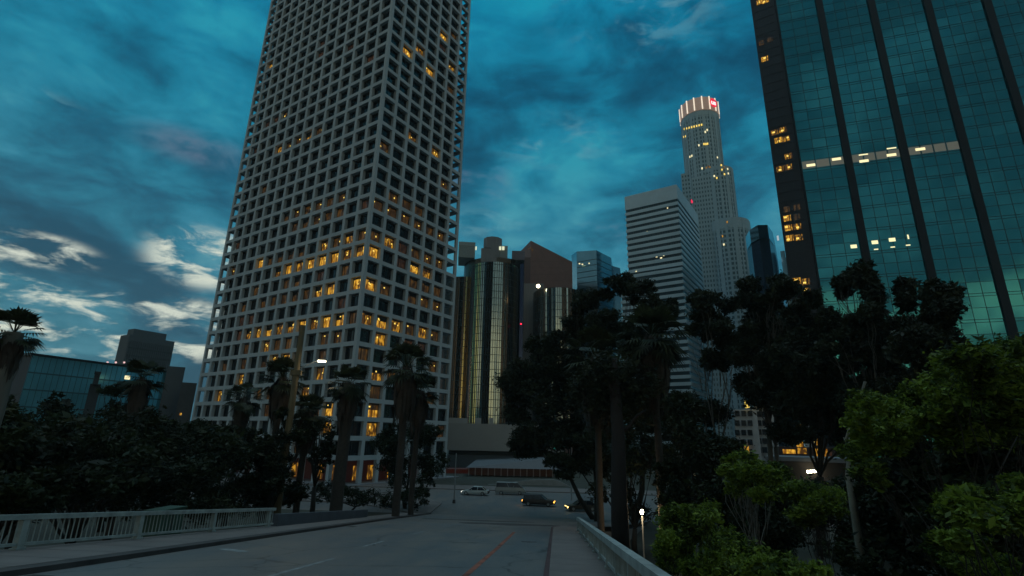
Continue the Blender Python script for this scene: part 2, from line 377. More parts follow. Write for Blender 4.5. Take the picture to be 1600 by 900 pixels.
# sidewalk joints and kerb seams
jm = mat('dark_joint', (.03, .027, .026), .9)
b = MB(); c_ = MB()
for s_ in np.arange(6, 70, 1.9):
    l0, l1 = -17.2-.035*max(0, s_-32), interp(LE, s_)-.6
    b.quad(rp(s_, l0, .153), rp(s_, l1, .153), rp(s_+.03, l1, .153), rp(s_+.03, l0, .153))
    if s_ < 44: c_.quad(rp(s_, -.19, .153), rp(s_, 1.6, .153), rp(s_+.03, 1.6, .153), rp(s_+.03, -.19, .153))
struct('sidewalk_joints', b, jm); struct('sidewalk_joints', c_, jm)
b = MB()
for s_ in (12.5, 38.): b.quad(rp(s_, -13.3 if s_ < 20 else -14.75, .006), rp(s_, -12.7 if s_ < 20 else -14.2, .006), rp(s_+1.0, -12.7 if s_ < 20 else -14.2, .006), rp(s_+1., -13.3 if s_ < 20 else -14.75, .006))
struct('storm_drain', b, jm)
# embankment / deck sides
em = MB()
for a, b in zip(ss, ss[1:]):
    la, lb = -18.0-.035*max(0, a-32), -18.0-.035*max(0, b-32); ra, rb_ = max(2.05, interp(RE, a)+.1), max(2.05, interp(RE, b)+.1)
    A = [rp(a, la), rp(a, ra), rp(b, rb_), rp(b, lb)]; bot = [p.copy() for p in A]
    for p in bot: p[2] = GZ-.5
    top = [p-np.array([0, 0, .42]) for p in A]
    em.hexa(bot+top)
struct('embankment', em, M['wallc'])
# painted marks
def mark(rows, m, name='road_marking'):
    b = MB()
    for (s0, l0, w0), (s1, l1, w1) in zip(rows, rows[1:]):
        b.quad(rp(s0, l0-w0, .005), rp(s0, l0+w0, .005), rp(s1, l1+w1, .005), rp(s1, l1-w1, .005))
    struct(name, b, m)
mark([(8, -2.62, .10), (26, -2.72, .10), (39, -2.9, .10)], M['painto'])
for s0, s1, l in ((13, 19.5, -7.75), (24, 27.5, -8.5), (33, 37, -8.6), (42, 46, -8.7)): mark([(s0, l, .07), (s1, l-.12, .07)], M['paintw'])
b = MB(); b.quad(rp(20.9, -13.2, .005), rp(20.2, -11.7, .005), rp(20.6, -11.6, .005), rp(21.4, -13.1, .005)); struct('road_marking', b, M['paintw'])
b = MB(); b.quad(rp(46.6, -14.8, .005), rp(46.6, -.6, .005), rp(47.0, -.6, .005), rp(47.0, -14.8, .005)); struct('road_marking', b, M['paintw'])
# darker tar patches and manhole
for s0, s1, l0, l1, nm in ((48, 53, -9, 1.0, 'road_patch'), (30, 31.2, -1.9, -1.0, 'manhole'), (55, 58, -14, -2, 'road_patch')):
    b = MB(); n = 14
    b.poly([rp((s0+s1)/2+(s1-s0)/2*math.cos(2*math.pi*k/n)*(.8+.2*math.sin(3.7*k)), (l0+l1)/2+(l1-l0)/2*math.sin(2*math.pi*k/n), .004) for k in range(n)])
    struct(nm, b, mat('tar_patch', (.05, .045, .045), .8, noise=.3))

# ================================================================== RAILINGS
def railing(label, lfun, s0, s1, top, step, post_at, post_w=.16, bal=.17, rail_h=.16):
    base = rp(s0, lfun(s0), .15)
    t = thing('bridge_railing', base, label, 'railing')
    def P(s, l, h): return rp(s, l, h)
    tr = MB(); n = int((s1-s0)/2)+1; S_ = np.linspace(s0, s1, n)
    for a, b in zip(S_, S_[1:]):
        for (mb, h0, h1, w) in ((tr, top-rail_h, top, .11),):
            mb.hexa([P(a, lfun(a)-w, h0), P(a, lfun(a)+w, h0), P(b, lfun(b)+w, h0), P(b, lfun(b)-w, h0), P(a, lfun(a)-w, h1), P(a, lfun(a)+w, h1), P(b, lfun(b)+w, h1), P(b, lfun(b)-w, h1)])
    tr.build('top_rail', M['rail'], t)
    br = MB()
    for a, b in zip(S_, S_[1:]):
        h0, h1, w = .27, .36, .05
        br.hexa([P(a, lfun(a)-w, h0), P(a, lfun(a)+w, h0), P(b, lfun(b)+w, h0), P(b, lfun(b)-w, h0), P(a, lfun(a)-w, h1), P(a, lfun(a)+w, h1), P(b, lfun(b)+w, h1), P(b, lfun(b)-w, h1)])
    br.build('bottom_rail', M['rail'], t)
    for s in post_at:
        b = MB(); w = post_w/2
        b.obox(P(s, lfun(s), 0), rf, rr, -w, w, -.09, .09, .10, top-rail_h-.003); b.obox(P(s, lfun(s), 0), rf, rr, -w-.06, w+.06, -.13, .13, .10, .22); b.build('post', M['rail'], t)
    s = s0+bal; cnt = 0; bars = []
    while s < s1:
        if all(abs(s-p) > .12 for p in post_at): bars.append(s)
        s += bal
    bars.sort(key=lambda q: abs(q-(s0+s1)*.0-16))
    for s in bars[:100]:
        b = MB(); b.obox(P(s, lfun(s), 0), rf, rr, -.014, .014, -.014, .014, .362, top-rail_h-.003); b.build('baluster', M['rail'], t)
    if bars[100:]:
        b = MB()
        for s in bars[100:]: b.obox(P(s, lfun(s), 0), rf, rr, -.014, .014, -.014, .014, .362, top-rail_h-.003)
        b.build('baluster', M['rail'], t)['kind'] = 'stuff'
    return t
railing('pale green painted steel railing with thin upright bars along the left side of the bridge', lambda s: -17.45, 2, 33, 1.22, 2, [6.0, 11.3, 16.9, 22.0, 27.0, 32.4], .22, .21)
railing('pale grey-green railing along the narrow right-hand sidewalk, nearest to the bushes', lambda s: 1.78-.004*s, 3, 40.5, 1.08, 2, [8.4, 11, 13.2, 15.8, 18.5, 21.2, 24, 27, 30, 33.5, 37, 40.2], .12, .26, .20)
pw = MB(); ribbon(pw, [(33.4, -17.75, -17.35, .85), (52, -18.5, -18.1, .80)], 1.2)
tag(pw.build('parapet_wall', mat('dark_blue_grey_concrete', (.06, .07, .085), .85, noise=.2)), 'low dark concrete parapet wall continuing where the left railing ends', 'parapet')

# ================================================================== WHITE GRID TOWER
TC = np.array([-32.917, 107.509, 0.]); TH = R_(56.6676)
dR = np.array([math.cos(TH), math.sin(TH), 0]); dL = np.array([-math.sin(TH), math.cos(TH), 0])
BW, FH, Z0, EC = 4.5035, 3.9, 39.986, .129
WR, WL = 7*BW+2*EC, 14*BW+2*EC
tower = thing('grid_office_tower', (TC[0], TC[1], GZ), 'tall pale concrete office tower with a deep square window grid and scattered amber lit windows', 'skyscraper')
ROW0, ROW1 = -33, 11
ztop = Z0-FH*(ROW0-.5); zbot = Z0-FH*(ROW1+.5)
fr = MB(); PW, DEP, SH = .44, .85, .47     # half pier, depth, half spandrel
def gridface(mb, O, d, nin, n):
    # piers, full height, outer face at O
    for k in range(n+1):
        c = EC+BW*k; x0 = c-PW if k else 0; x1 = c+PW if k < n else 2*EC+BW*n
        if k == 0: x0 = 0; x1 = EC+PW
        if k == n: x0 = EC+BW*n-PW
        dd = DEP; E3 = .003 if abs(d[0]-dR[0]) < 1e-6 else .009
        if k in (0, n):
            # corner piers are shared: build from one face only (mitre: this face keeps the first .0 depth)
            mb.obox(O, d, nin, x0+(E3 if k == 0 else 0), x1-(E3 if k == n else 0), E3, dd-E3, GZ+.2+E3, ztop-E3)
        else: mb.obox(O, d, nin, x0, x1, 0, dd, GZ+.2, ztop)
    for k in range(n):
        x0 = EC+BW*k+PW; x1 = EC+BW*(k+1)-PW
        for r in range(ROW0, ROW1+2):
            z = Z0-FH*(r-.5); z1 = z+SH if r > ROW0 else ztop-.003
            z0 = z-SH
            mb.obox(O, d, nin, x0, x1, .004, DEP-.01, z0, z1)
P1 = TC+dR*WR; P2 = TC+dL*WL; P3 = TC+dR*WR+dL*WL
gridface(fr, TC, dR, dL, 7); gridface(fr, TC, dL, dR, 14)
gridface(fr, P2, dR, -dL, 7); gridface(fr, P1, dL, -dR, 14)
fr.build('facade_grid', M['concrete'], tower)
# inner body: cut back at the two side corners so the end bays are see-through
INS = 1.0
core = MB()
def rect(x0, x1, y0, y1): return [TC+dR*a+dL*b for a, b in ((x0, y0), (x1, y0), (x1, y1), (x0, y1))]
core.prism([TC+dR*a+dL*b for a, b in ((INS+.1, INS+.1), (WR-BW*.62-.6, INS+.1), (WR-BW*.62-.6, 5.2), (WR-INS, 5.2), (WR-INS, WL-INS), (5.5, WL-INS), (5.5, WL-BW-.5), (INS+.1, WL-BW-.5))], Z0-FH*8.5, ztop-.5)
core.prism(rect(INS+.1, WR-INS-.1, INS+.1, WL-INS-.1), Z0-FH*(ROW1+.5)+.01, Z0-FH*8.5-.01)
core.build('inner_body', M['core'], tower)
rf_ = MB(); rf_.prism(rect(.5, WR-.5, .5, WL-.5), ztop-.4, ztop-.05); rf_.build('roof', M['concrete'], tower)
# lit windows: (face, column, row) -> level
lit = {}
def L(face, row, cells):
    for c, lv in cells.items(): lit[(face, c, row)] = lv
L('L', -19, {12: 2}); L('L', -18, {6: 'r'}); L('L', -17, {6: 'r'}); L('L', -16, {3: 'r'}); L('L', -14, {1: 'r'})
L('L', -13, {9: 's', 10: 'r', 11: 'r'}); L('L', -10, {5: 's', 6: 2, 7: 's', 8: 's', 9: 2}); L('L', -11, {12: 'r'}); L('L', -7, {10: 's'})
L('L', -4, {7: 1, 6: 's', 5: 's', 4: 's', 3: 's', 2: 's'}); L('L', -3, {6: 's', 5: 1, 4: 's', 3: 1, 2: 1, 0: 'r', 12: 'r'})
L('L', -1, {0: 's', 1: 2, 2: 's', 3: 2, 5: 1, 6: 1, 7: 1, 8: 1, 9: 3, 12: 's'})
L('L', 0, {0: 3, 1: 2, 2: 3, 3: 3, 4: 3, 5: 2, 6: 3, 7: 2}); L('L', 1, {1: 1, 3: 'r', 5: 1, 6: 1, 9: 's'})
L('L', 2, {0: 3, 2: 3, 3: 2, 4: 1, 5: 1, 6: 1, 7: 1, 8: 1, 10: 1}); L('L', 3, {1: 'r', 10: 'r', 9: 'r'})
L('L', 4, {0: 1, 1: 3, 2: 3, 3: 2, 4: 3, 5: 2, 6: 2, 7: 3, 8: 2, 9: 2, 10: 'r'})
L('L', 5, {1: 's', 2: 's', 5: 1, 6: 1, 7: 2, 9: 1}); L('L', 6, {2: 1, 4: 2, 5: 3, 6: 3, 7: 1, 9: 1, 11: 1})
L('L', 7, {2: 2, 4: 's', 9: 2}); L('L', 8, {11: 2, 7: 's', 6: 's', 3: 2}); L('L', 9, {1: 3, 2: 1, 8: 1, 6: 1}); L('L', 10, {1: 2}); L('L', 11, {3: 's', 5: 1})
L('R', -20, {5: 1}); L('R', -19, {4: 3}); L('R', -18, {4: 'r'}); L('R', -17, {5: 2}); L('R', -16, {2: 2}); L('R', -15, {1: 3, 3: 3, 5: 1})
L('R', -9, {2: 2, 4: 2}); L('R', -7, {0: 's', 5: 's'}); L('R', -4, {1: 's', 2: 1, 3: 1}); L('R', -3, {0: 's', 1: 's', 2: 's', 3: 's', 4: 's', 5: 's'})
L('R', -1, {0: 's', 1: 2, 2: 'r', 3: 's', 4: 's', 5: 's'}); L('R', 0, {0: 3, 2: 'r', 3: 3, 4: 2}); L('R', 1, {3: 1, 4: 1, 5: 's'})
L('R', 2, {0: 3, 1: 's', 3: 1, 4: 's', 5: 's'}); L('R', 4, {0: 2, 1: 3, 2: 2, 3: 's', 4: 2, 5: 's'}); L('R', 5, {1: 2, 3: 'r', 4: 'r'})
L('R', 6, {0: 's', 5: 's'}); L('R', 7, {1: 2, 2: 1}); L('R', 8, {1: 's', 5: 1}); L('R', 9, {1: 3, 4: 1}); L('R', 10, {1: 2, 6: 1})
wins = []
for face, d, nin, n in (('R', dR, dL, 7), ('L', dL, dR, 14)):
    for c in range(n):
        for r in range(ROW0, ROW1+1):
            if c == n-1 and r < 9: continue
            O = TC+d*(EC+BW*(c+.5))+nin*INS+np.array([0, 0, Z0-FH*r]); wins.append((np.linalg.norm(O)+(25 if r > 8 else 0), face, c, r, O, d, nin))
wins.sort(key=lambda w: w[0])
WM = [M['darkglass'], M['frame_dark'], M['lit3'], M['lit2'], M['lit1'], M['litred'], M['spot']]
hw, hh = BW/2-PW+.02, FH/2-SH+.02
def window(mb, face, c, r, O, d, nin):
    k = lit.get((face, c, r)); Q = lambda x, z, y=0.: O+d*x+nin*y+np.array([0, 0, z])
    mb.mi = {None: 0, 3: 2, 2: 3, 1: 4, 'r': 5, 's': 4}[k]
    mb.quad(Q(-hw, -hh), Q(hw, -hh), Q(hw, hh), Q(-hw, hh))
    mb.mi = 1
    for x in (-hw+.03, random.choice([0., .0, -.45]), hw-.03): mb.obox(O, d, nin, x-.05, x+.05, -.09, -.004, -hh, hh-.35)
    mb.obox(O, d, nin, -hw, hw, -.22, -.003, hh-.34, hh)         # pelmet at the head
    if k in (3, 2, 1) and random.random() < .55:      # half-drawn blind
        mb.mi = 1 if random.random() < .6 else 4
        zb_ = hh-random.uniform(.5, 1.5); x0 = random.choice([-hw+.06, 0.]); x1 = hw-.06
        mb.quad(Q(x0, zb_, -.012), Q(x1, zb_, -.012), Q(x1, hh-.34, -.012), Q(x0, hh-.34, -.012))
    if k in ('s', 3, 2):
        mb.mi = 6
        for j in range(1 if k == 's' else random.choice([1, 2])):
            x = random.uniform(-hw+.4, hw-.7); z = random.uniform(-.1, hh-.75); w = random.uniform(.28, .5); h = random.uniform(.2, .42)
            mb.quad(Q(x, z, -.02-.004*j), Q(x+w, z, -.02-.004*j), Q(x+w, z+h, -.02-.004*j), Q(x, z+h, -.02-.004*j))
for w in wins[:100]:
    b = MB(); window(b, *w[1:]); b.build('window', WM, tower)
b = MB()
for w in wins[100:]: window(b, *w[1:])
b.build('window', WM, tower)['kind'] = 'stuff'
# ground-floor lobby behind the columns
lob = MB(); lob.prism(rect(4, WR-4, 4, WL-4), GZ+.15, Z0-FH*(ROW1+.5)-.01)
lob.build('lobby_wall', mat('red_lobby_wall', (.032, .014, .012), .5, noise=.3, emis=(.35, .05, .02), estr=.018), tower)
for k, (face, x) in enumerate((('L', 6.5), ('L', 11.2), ('L', 20), ('R', 6.0), ('R', 10), ('R', 16))):
    d, nin = (dL, dR) if face == 'L' else (dR, dL)
    b = MB(); O = TC+nin*3.95+np.array([0, 0, GZ+.2]); b.obox(O, d, nin, x, x+2.4, -.05, .03, .3, 3.2); b.build('lobby_window', M['lit2'], tower)
pl = MB(); pl.prism(rect(-2, WR+3, -2, WL+3), GZ-.2, GZ+.2); pl.build('plinth', M['wallc'], tower)

# ================================================================== RIGHT GLASS TOWER
gB = at(1251, 260, 200.); gB[2] = 0
gd = adir(109); gn = adir(19)      # gd: along the front face to the right, gn: back along the dark side
GT = 232.
gt = thing('glass_office_tower', (gB[0], gB[1], GZ), 'tall teal mirrored glass tower with dark upright bands and a dark side face', 'skyscraper')
M['teal'] = mat('teal_mirror_glass', (.055, .285, .32), .05, metal=1., noise=.12, nscale=.12)
M['mull'] = mat('dark_mullion', (.012, .02, .024), .4)
M['dkband'] = mat('dark_band_cladding', (.008, .009, .013), .6, noise=.1, spec=.2)
GWid = 104; SP = 17.2; PN = 4
ge = adir(-57); go = adir(-147); GC = 8.9     # narrow angled dark side: direction, outward normal, width
fb = MB(); fb.prism([gB+gd*.2+gn*.3, gB+gd*(GWid-.2)+gn*.3, gB+gd*(GWid-.2)+gn*49.7, gB+ge*GC+adir(31.5)*48, gB+ge*(GC-.1)-go*.3, gB+ge*.1-go*.3], GZ, GT-.4)
fb.build('body', M['dkband'], gt)
bands = [14.2+17.2*i for i in range(6)]
pw_ = SP/PN; quads = []
xs = [0.0]
edges = [0, 4.6, 9.2, 13.9] 
vl = []      # panel x spans
prev = .35
for bnd in bands+[GWid+1]:
    n = 3 if prev < 1 else 4
    e = np.linspace(prev, bnd-.0, n+1)
    vl += list(zip(e[:-1], e[1:])); prev = bnd+2.3
vl = [(a, min(b, GWid-.2)) for a, b in vl if a < GWid-1]
zs = []; z = GZ+6; odd = 0
while z < GT-4:
    zs.append((z, z+3.75)); z += 3.75+(.95 if odd % 2 else 0.0); odd += 1
pr = np.random.default_rng(3)
for x0, x1 in vl:
    for z0, z1 in zs:
        t = pr.normal(0, .015, 4)
        q = [gB+gd*x0+gn*t[0]+[0, 0, z0], gB+gd*x1+gn*t[1]+[0, 0, z0], gB+gd*x1+gn*t[2]+[0, 0, z1], gB+gd*x0+gn*(t[0]+t[2]-t[1])+[0, 0, z1]]
        quads.append(q)
mm = MB()
for (x0, x1) in vl:
    mm.obox(gB, gd, gn, x0-.075, x0+.075, -.07, .12, zs[0][0], GT-1)
for x0, x1 in vl:
    for i, (z0, z1) in enumerate(zs):
        mm.obox(gB, gd, gn, x0+.077, x1-.077, -.05, .10, z0-.07, z0+.07)
        if i+1 < len(zs) and zs[i+1][0]-z1 > .5:
            mm.obox(gB, gd, gn, x0+.077, x1-.077, -.05, .10, z1-.07, z1+.07)
mm.build('mullion_grid', M['mull'], gt)
b = MB(); b.mi = 0
sp = [(x0, x1, zs[i][1], zs[i+1][0]) for (x0, x1) in vl for i in range(len(zs)-1) if zs[i+1][0]-zs[i][1] > .5]
quads += [[gB+gd*a+gn*.04+[0, 0, c+.1], gB+gd*b_+gn*.04+[0, 0, c+.1], gB+gd*b_+gn*.04+[0, 0, e-.1], gB+gd*a+gn*.04+[0, 0, e-.1]] for a, b_, c, e in sp]
quadmesh('glass_facade', np.array(quads), M['teal'], gt)
for bx in bands:
    b = MB(); b.obox(gB, gd, gn, bx, bx+2.3, -.7, .29, GZ+5.9, GT); b.build('upright_band', M['dkband'], gt)
b = MB(); b.obox(gB, gd, gn, -.25, .34, -.3, .29, GZ, GT); b.build('corner_post', M['dkband'], gt)
b = MB()
b.obox(gB, ge, -go, .35, GC, 0, .25, GZ, GT-.4)
for i in range(0, 58):
    z = GZ+8+i*4.
    b.obox(gB, ge, -go, .4, GC-.1, -.10, -.01, z, z+.9)
for j in range(4):
    b.obox(gB, ge, -go, .35+j*2.75, .65+j*2.75, -.25, -.11, GZ, GT-.5)
b.build('side_cladding', mat('side_dark_cladding', (.012, .012, .018), .5, noise=.1, spec=.3), gt)
b = MB(); b.prism([gB-gn*.3, gB+gd*GWid-gn*.3, gB+gd*GWid+gn*50, gB+ge*GC+adir(31.5)*48, gB+ge*GC+go*.3], GT, GT+2); b.build('roof', M['dkband'], gt)
b = MB(); b.obox(gB, gd, gn, 0, GWid, 0, .25, GZ, GZ+5.85); b.build('base_wall', M['wallc'], gt)
def hit(px, py, O, n):
    d = ray(px, py); t = (O@n)/(d@n); return d*t
def plane_quad(P, u, n, w, h, off):
    a = P-u*w/2+n*off; b_ = P+u*w/2+n*off; dz = np.array([0, 0, h/2]); return [a-dz, b_-dz, b_+dz, a+dz]
def panel_of(P):
    x = (P-gB)@gd
    for a, b_ in vl:
        if a <= x <= b_+.01: return a, b_
    return min(vl, key=lambda v: abs((v[0]+v[1])/2-x))
litg = mat('lit_office_ceiling', (.1, .1, .1), .2, emis=(.42, .42, .32), estr=.17)
zrow = hit(1251, 257, gB, gn)[2]; zr = min(zs, key=lambda q: abs((q[0]+q[1])/2-zrow))
for a, b_ in vl:
    if b_ < 49:
        b = MB(); b.quad(*[gB+gd*x_-gn*.06+[0, 0, z_] for x_, z_ in ((a+.22, zr[0]+.4), (b_-.22, zr[0]+.4), (b_-.22, zr[1]-.3), (a+.22, zr[1]-.3))])
        w = b.build('lit_window', litg, gt)
def lampq(px, py, w, h, lbl='ceiling_lamp'):
    P = hit(px, py, gB-gn*.085, gn); b = MB(); b.quad(*plane_quad(P, gd, -gn, w, h, 0)); b.build(lbl, M['spotw'], gt)
for p in ((1267, 258), (1307, 248.5), (1350, 251.5), (1393, 242), (1438, 233)): lampq(*p, 2.9, 1.05)
for p in ((1349, 241.5), (1393, 231.5)): lampq(*p, 2.9, .5)
for p in ((1334, 385), (1367, 378.5), (1394, 374.5)): lampq(*p, 1.9, 1.3)
for p in ((1369, 389.5), (1395, 386), (1419, 383)): lampq(*p, 1.3, .4)
lampq(1419, 370, .45, 1.6); lampq(1368, 533, 1.3, .9)
sidel = [(1187, 3, 3), (1196, 1, 3), (1190, 67, 1), (1203, 62, 1), (1195, 92, 3), (1210, 207, 2), (1223, 203, 2), (1216, 219, 3), (1228, 217, 2), (1232, 244, 2), (1219, 264, 2), (1232, 261, 2), (1229, 327, 1), (1245, 324, 1),
         (1230, 341, 3), (1245, 339, 1), (1232, 356, 3), (1246, 354, 2), (1234, 372, 3), (1248, 371, 2), (1245, 439, 3), (1259, 440, 2), (1260, 455, 3), (1272, 690, 2), (1262, 668, 1)]
for x, y, lv in sidel:
    P = hit(x, y, gB+go*.13, go); b = MB(); q = plane_quad(P, ge, go, 2.45 if lv > 1 else 2.0, 2.3, 0); b.quad(*q); b.build('side_window', M['lit%d' % lv], gt)
    if lv > 1:
        b = MB(); b.quad(*plane_quad(P+ge*random.uniform(-.6, .6)+np.array([0, 0, random.uniform(-.5, .5)]), ge, go, .9, .7, .02)); b.build('ceiling_lamp', M['spot'], gt)

# ================================================================== MIRRORED CYLINDER HOTEL
HD = 230.
ht = thing('cylinder_hotel', tuple(at(800, 600, HD+15)[:2])+(GZ,), 'cluster of bronze mirrored glass cylinders with a grey concrete lift core', 'hotel')
M['mir_y'] = mat('warm_reflection_tint', (.86, .66, .27), .12, metal=1., noise=.45, nscale=.5, streak=True)  # band tints paint bright sky reflections onto facets of one bronze glass
M['mir_g'] = mat('grey_green_reflection_tint', (.42, .47, .42), .12, metal=1., noise=.25, nscale=.5, streak=True)
M['mir_b'] = mat('bronze_glass', (.085, .060, .040), .2, metal=.9, noise=.4, nscale=.4, streak=True)
M['mir_o'] = mat('copper_reflection_tint', (.80, .50, .24), .12, metal=1., noise=.45, nscale=.5, streak=True)
M['hotelc'] = mat('hotel_grey_concrete', (.19, .185, .18), .8, noise=.12, streak=True)
def cyl_tower(cx, cy, r, z0, z1, bands, name='glass_cylinder', n=72):
    """bands: reflections painted by glass tint, list of (deg from, deg to, material index) measured from the line of sight, + to the right"""
    base = math.atan2(-cy, -cx)   # direction to the camera
    mb = MB(); mats = [M['mir_b'], M['mir_y'], M['mir_g'], M['mir_o'], M['mull'], M['hotelc']]
    for k in range(n):
        a0 = base+2*math.pi*k/n; a1 = base+2*math.pi*(k+1)/n
        deg = ((k+.5)*360/n+180) % 360-180
        mi = 0
        for d0, d1, m in bands:
            if d0 <= deg < d1: mi = m
        mb.mi = mi; rr0 = r*(1.0 if k % 2 else .994); rr1 = r*(.994 if k % 2 else 1.0)
        p = lambda a, q, z: np.array([cx+q*math.cos(a), cy+q*math.sin(a), z])
        mb.quad(p(a0, rr0, z0), p(a1, rr1, z0), p(a1, rr1, z1), p(a0, rr0, z1))
    mb.mi = 5; mb.poly([np.array([cx+r*math.cos(2*math.pi*k/n), cy+r*math.sin(2*math.pi*k/n), z1]) for k in range(n)])
    o = mb.build(name, mats, ht)
    fl = MB(); z = z0+3.2
    while z < z1-1:
        ring = lambda q, zz: [np.array([cx+q*math.cos(base-1.6+3.2*k/30), cy+q*math.sin(base-1.6+3.2*k/30), zz]) for k in range(31)]
        A = ring(r*1.003, z); B = ring(r*1.003, z+.22)
        for k in range(30): fl.quad(A[k], A[k+1], B[k+1], B[k])
        z += 3.2
    for k in range(n):
        a = base+2*math.pi*k/n; c = np.array([cx+r*1.001*math.cos(a), cy+r*1.001*math.sin(a), 0]); u = np.array([-math.sin(a), math.cos(a), 0]); v = np.array([math.cos(a), math.sin(a), 0])
        if abs(((k*360/n+180) % 360)-180) < 95: fl.obox(c, u, v, -.11, .11, -.1, .14, z0, z1)
    fl.build('mullions', M['mull'], o)
    return o
def cc(px, D): p = at(px, 600, D); return p[0], p[1]
hz = lambda px, py, D: at(px, py, D)[2]
c1 = cc(768, 232)
cyl_tower(*c1, 11.2, GZ+12, hz(752, 408, 221), [(-90, -66, 1), (-62, -37, 1), (-37, -18, 2), (-4, 18, 2), (24, 32, 2), (48, 58, 1), (58, 80, 3)])
c2 = cc(720, 250)
cyl_tower(*c2, 10.5, GZ+12, hz(716, 432, 240), [(0, 30, 1), (40, 60, 1)])
c3 = cc(872, 226)
cyl_tower(*c3, 11.0, GZ+12, hz(858, 449, 215), [(-28, -18, 2), (-14, 8, 2), (22, 27, 2), (36, 42, 3), (54, 60, 2)])
c0 = cc(770, 256)
b = MB(); n = 40; b.prism([np.array([c0[0]+17*math.cos(2*math.pi*k/n), c0[1]+17*math.sin(2*math.pi*k/n)]) for k in range(n)], GZ+12, hz(775, 403, 240)); b.build('central_core', M['mir_b'], ht)
def pbox(parent, name, px0, px1, ytop, D, depth, m, ybot=None, az=None):
    """block whose near face spans px0..px1 at distance D (its plane square to the line of sight)"""
    A = at(px0, ytop, D); B = at(px1, ytop, D); A[2] = B[2] = 0; u = (B-A)/np.linalg.norm(B-A); v = np.array([-u[1], u[0], 0])
    zt = hz((px0+px1)/2, ytop, D); zb = GZ if ybot is None else hz((px0+px1)/2, ybot, D)
    b = MB(); b.obox(A, u, v, 0, np.linalg.norm(B-A), 0, depth, zb, zt); return b.build(name, m, parent)
M['ribbed'] = mat('ribbed_grey_cladding', (.26, .29, .28), .6, noise=.1)
def ribbox(parent, name, px0, px1, ytop, ybot, D, depth, nr):
    A = at(px0, 400, D); B = at(px1, 400, D); A[2] = B[2] = 0; Lg = np.linalg.norm(B-A); u = (B-A)/Lg; v = np.array([-u[1], u[0], 0])
    zt = hz((px0+px1)/2, ytop, D); zb = hz((px0+px1)/2, ybot, D)
    b = MB(); b.obox(A, u, v, 0, Lg, .3, depth, zb, zt)
    for k in range(nr): b.obox(A, u, v, Lg*(k+.1)/nr, Lg*(k+.6)/nr, 0, .295, zb, zt-2.2)
    b.obox(A, u, v, 0, Lg, .0, .296, zt-2.1, zt-.004)
    return b.build(name, M['ribbed'], parent)
ribbox(ht, 'rooftop_plant_room', 716, 742, 378, 402, 243, 14, 9); ribbox(ht, 'rooftop_plant_room', 779, 793, 384, 410, 243, 12, 5)
b = MB(); cA = cc(763, 246); n = 10
b.prism([np.array([cA[0]+4.9*math.cos(2*math.pi*k/n+.3), cA[1]+4.9*math.sin(2*math.pi*k/n+.3)]) for k in range(n)], hz(763, 420, 240), hz(763, 370, 242)); lc = b.build('lift_core', M['hotelc'], ht)
pbox(ht, 'louvre', 757.5, 767, 387, 240.6, .3, M['mull'], 391)
pbox(ht, 'service_block', 752, 772, 388, 238, 4, M['hotelc'], 409); pbox(ht, 'service_block', 765, 776, 402, 236, 4, M['hotelc'], 412)
for k, (x0, x1) in enumerate(((780, 783.2), (784.6, 788.2), (743, 745))):
    pbox(ht, 'lit_vent', x0, x1, 385, 242.6, .25, mat('vent_light', (.2, .2, .2), emis=(.75, .8, .55), estr=1.), 390.5)
M['shaft'] = mat('dark_blue_shaft_glass', (.02, .03, .07), .15, metal=.7)
pbox(ht, 'lift_shaft', 813, 818.5, 412, 224, 5, M['shaft']); pbox(ht, 'link_wall', 819.5, 829, 402, 240, 6, mat('link_brown', (.10, .06, .055), .7))
pbox(ht, 'link_block', 800, 820, 392, 246, 12, mat('mauve_cladding', (.14, .12, .14), .7), 406)
pbox(ht, 'curved_link', 818.5, 850, 443, 236, 8, M['hotelc'])
b = MB(); b.ball(at(841, 447, 214), .8, 8); b.build('floodlight', M['lampw'], ht)
b = MB(); b.ball(at(814, 506, 222.5), .35, 6); b.build('signal_light', mat('red_light', (.1, 0, 0), emis=(1, .02, .05), estr=3), ht)

# brown stone building with sloped top
bs = thing('sloped_roof_tower', tuple(at(855, 600, 300)[:2])+(GZ,), 'red-brown stone tower with a slanted roofline behind the mirrored cylinders', 'office building')
M['brown'] = mat('red_brown_granite', (.17, .085, .068), .7, noise=.12, nscale=.4)
A = at(829.5, 376, 300); B = at(894, 409, 300); C_ = at(806, 400, 318); A2, B2, C2 = A[2], B[2], C_[2]
bk = adir(5)*30
b = MB(); b.prism([C_, A, B, B+bk, C_+bk], GZ, 0, top=[C2, A2, B2, B2, C2]); b.build('wall', M['brown'], bs)
for x, y in ((826, 389), (829.5, 387.5), (832, 391)):
    b = MB(); P = at(x, y, 299.6); b.quad(*plane_quad(P, adir(95), -adir(5), .5, 1.0, 0)); b.build('window', M['lit2'], bs)
b = MB()
for i in range(34):
    z = A2-14-i*4.2
    A3 = A.copy(); B3 = B.copy(); A3[2] = B3[2] = 0; u = (B3-A3)/np.linalg.norm(B3-A3)
    b.obox(A3, u, np.array([-u[1], u[0], 0]), .4, np.linalg.norm(B3-A3)-.4, -.04, .02, z, z+.12)
b.build('joint_line', mat('brown_joint', (.10, .05, .04), .7), bs)

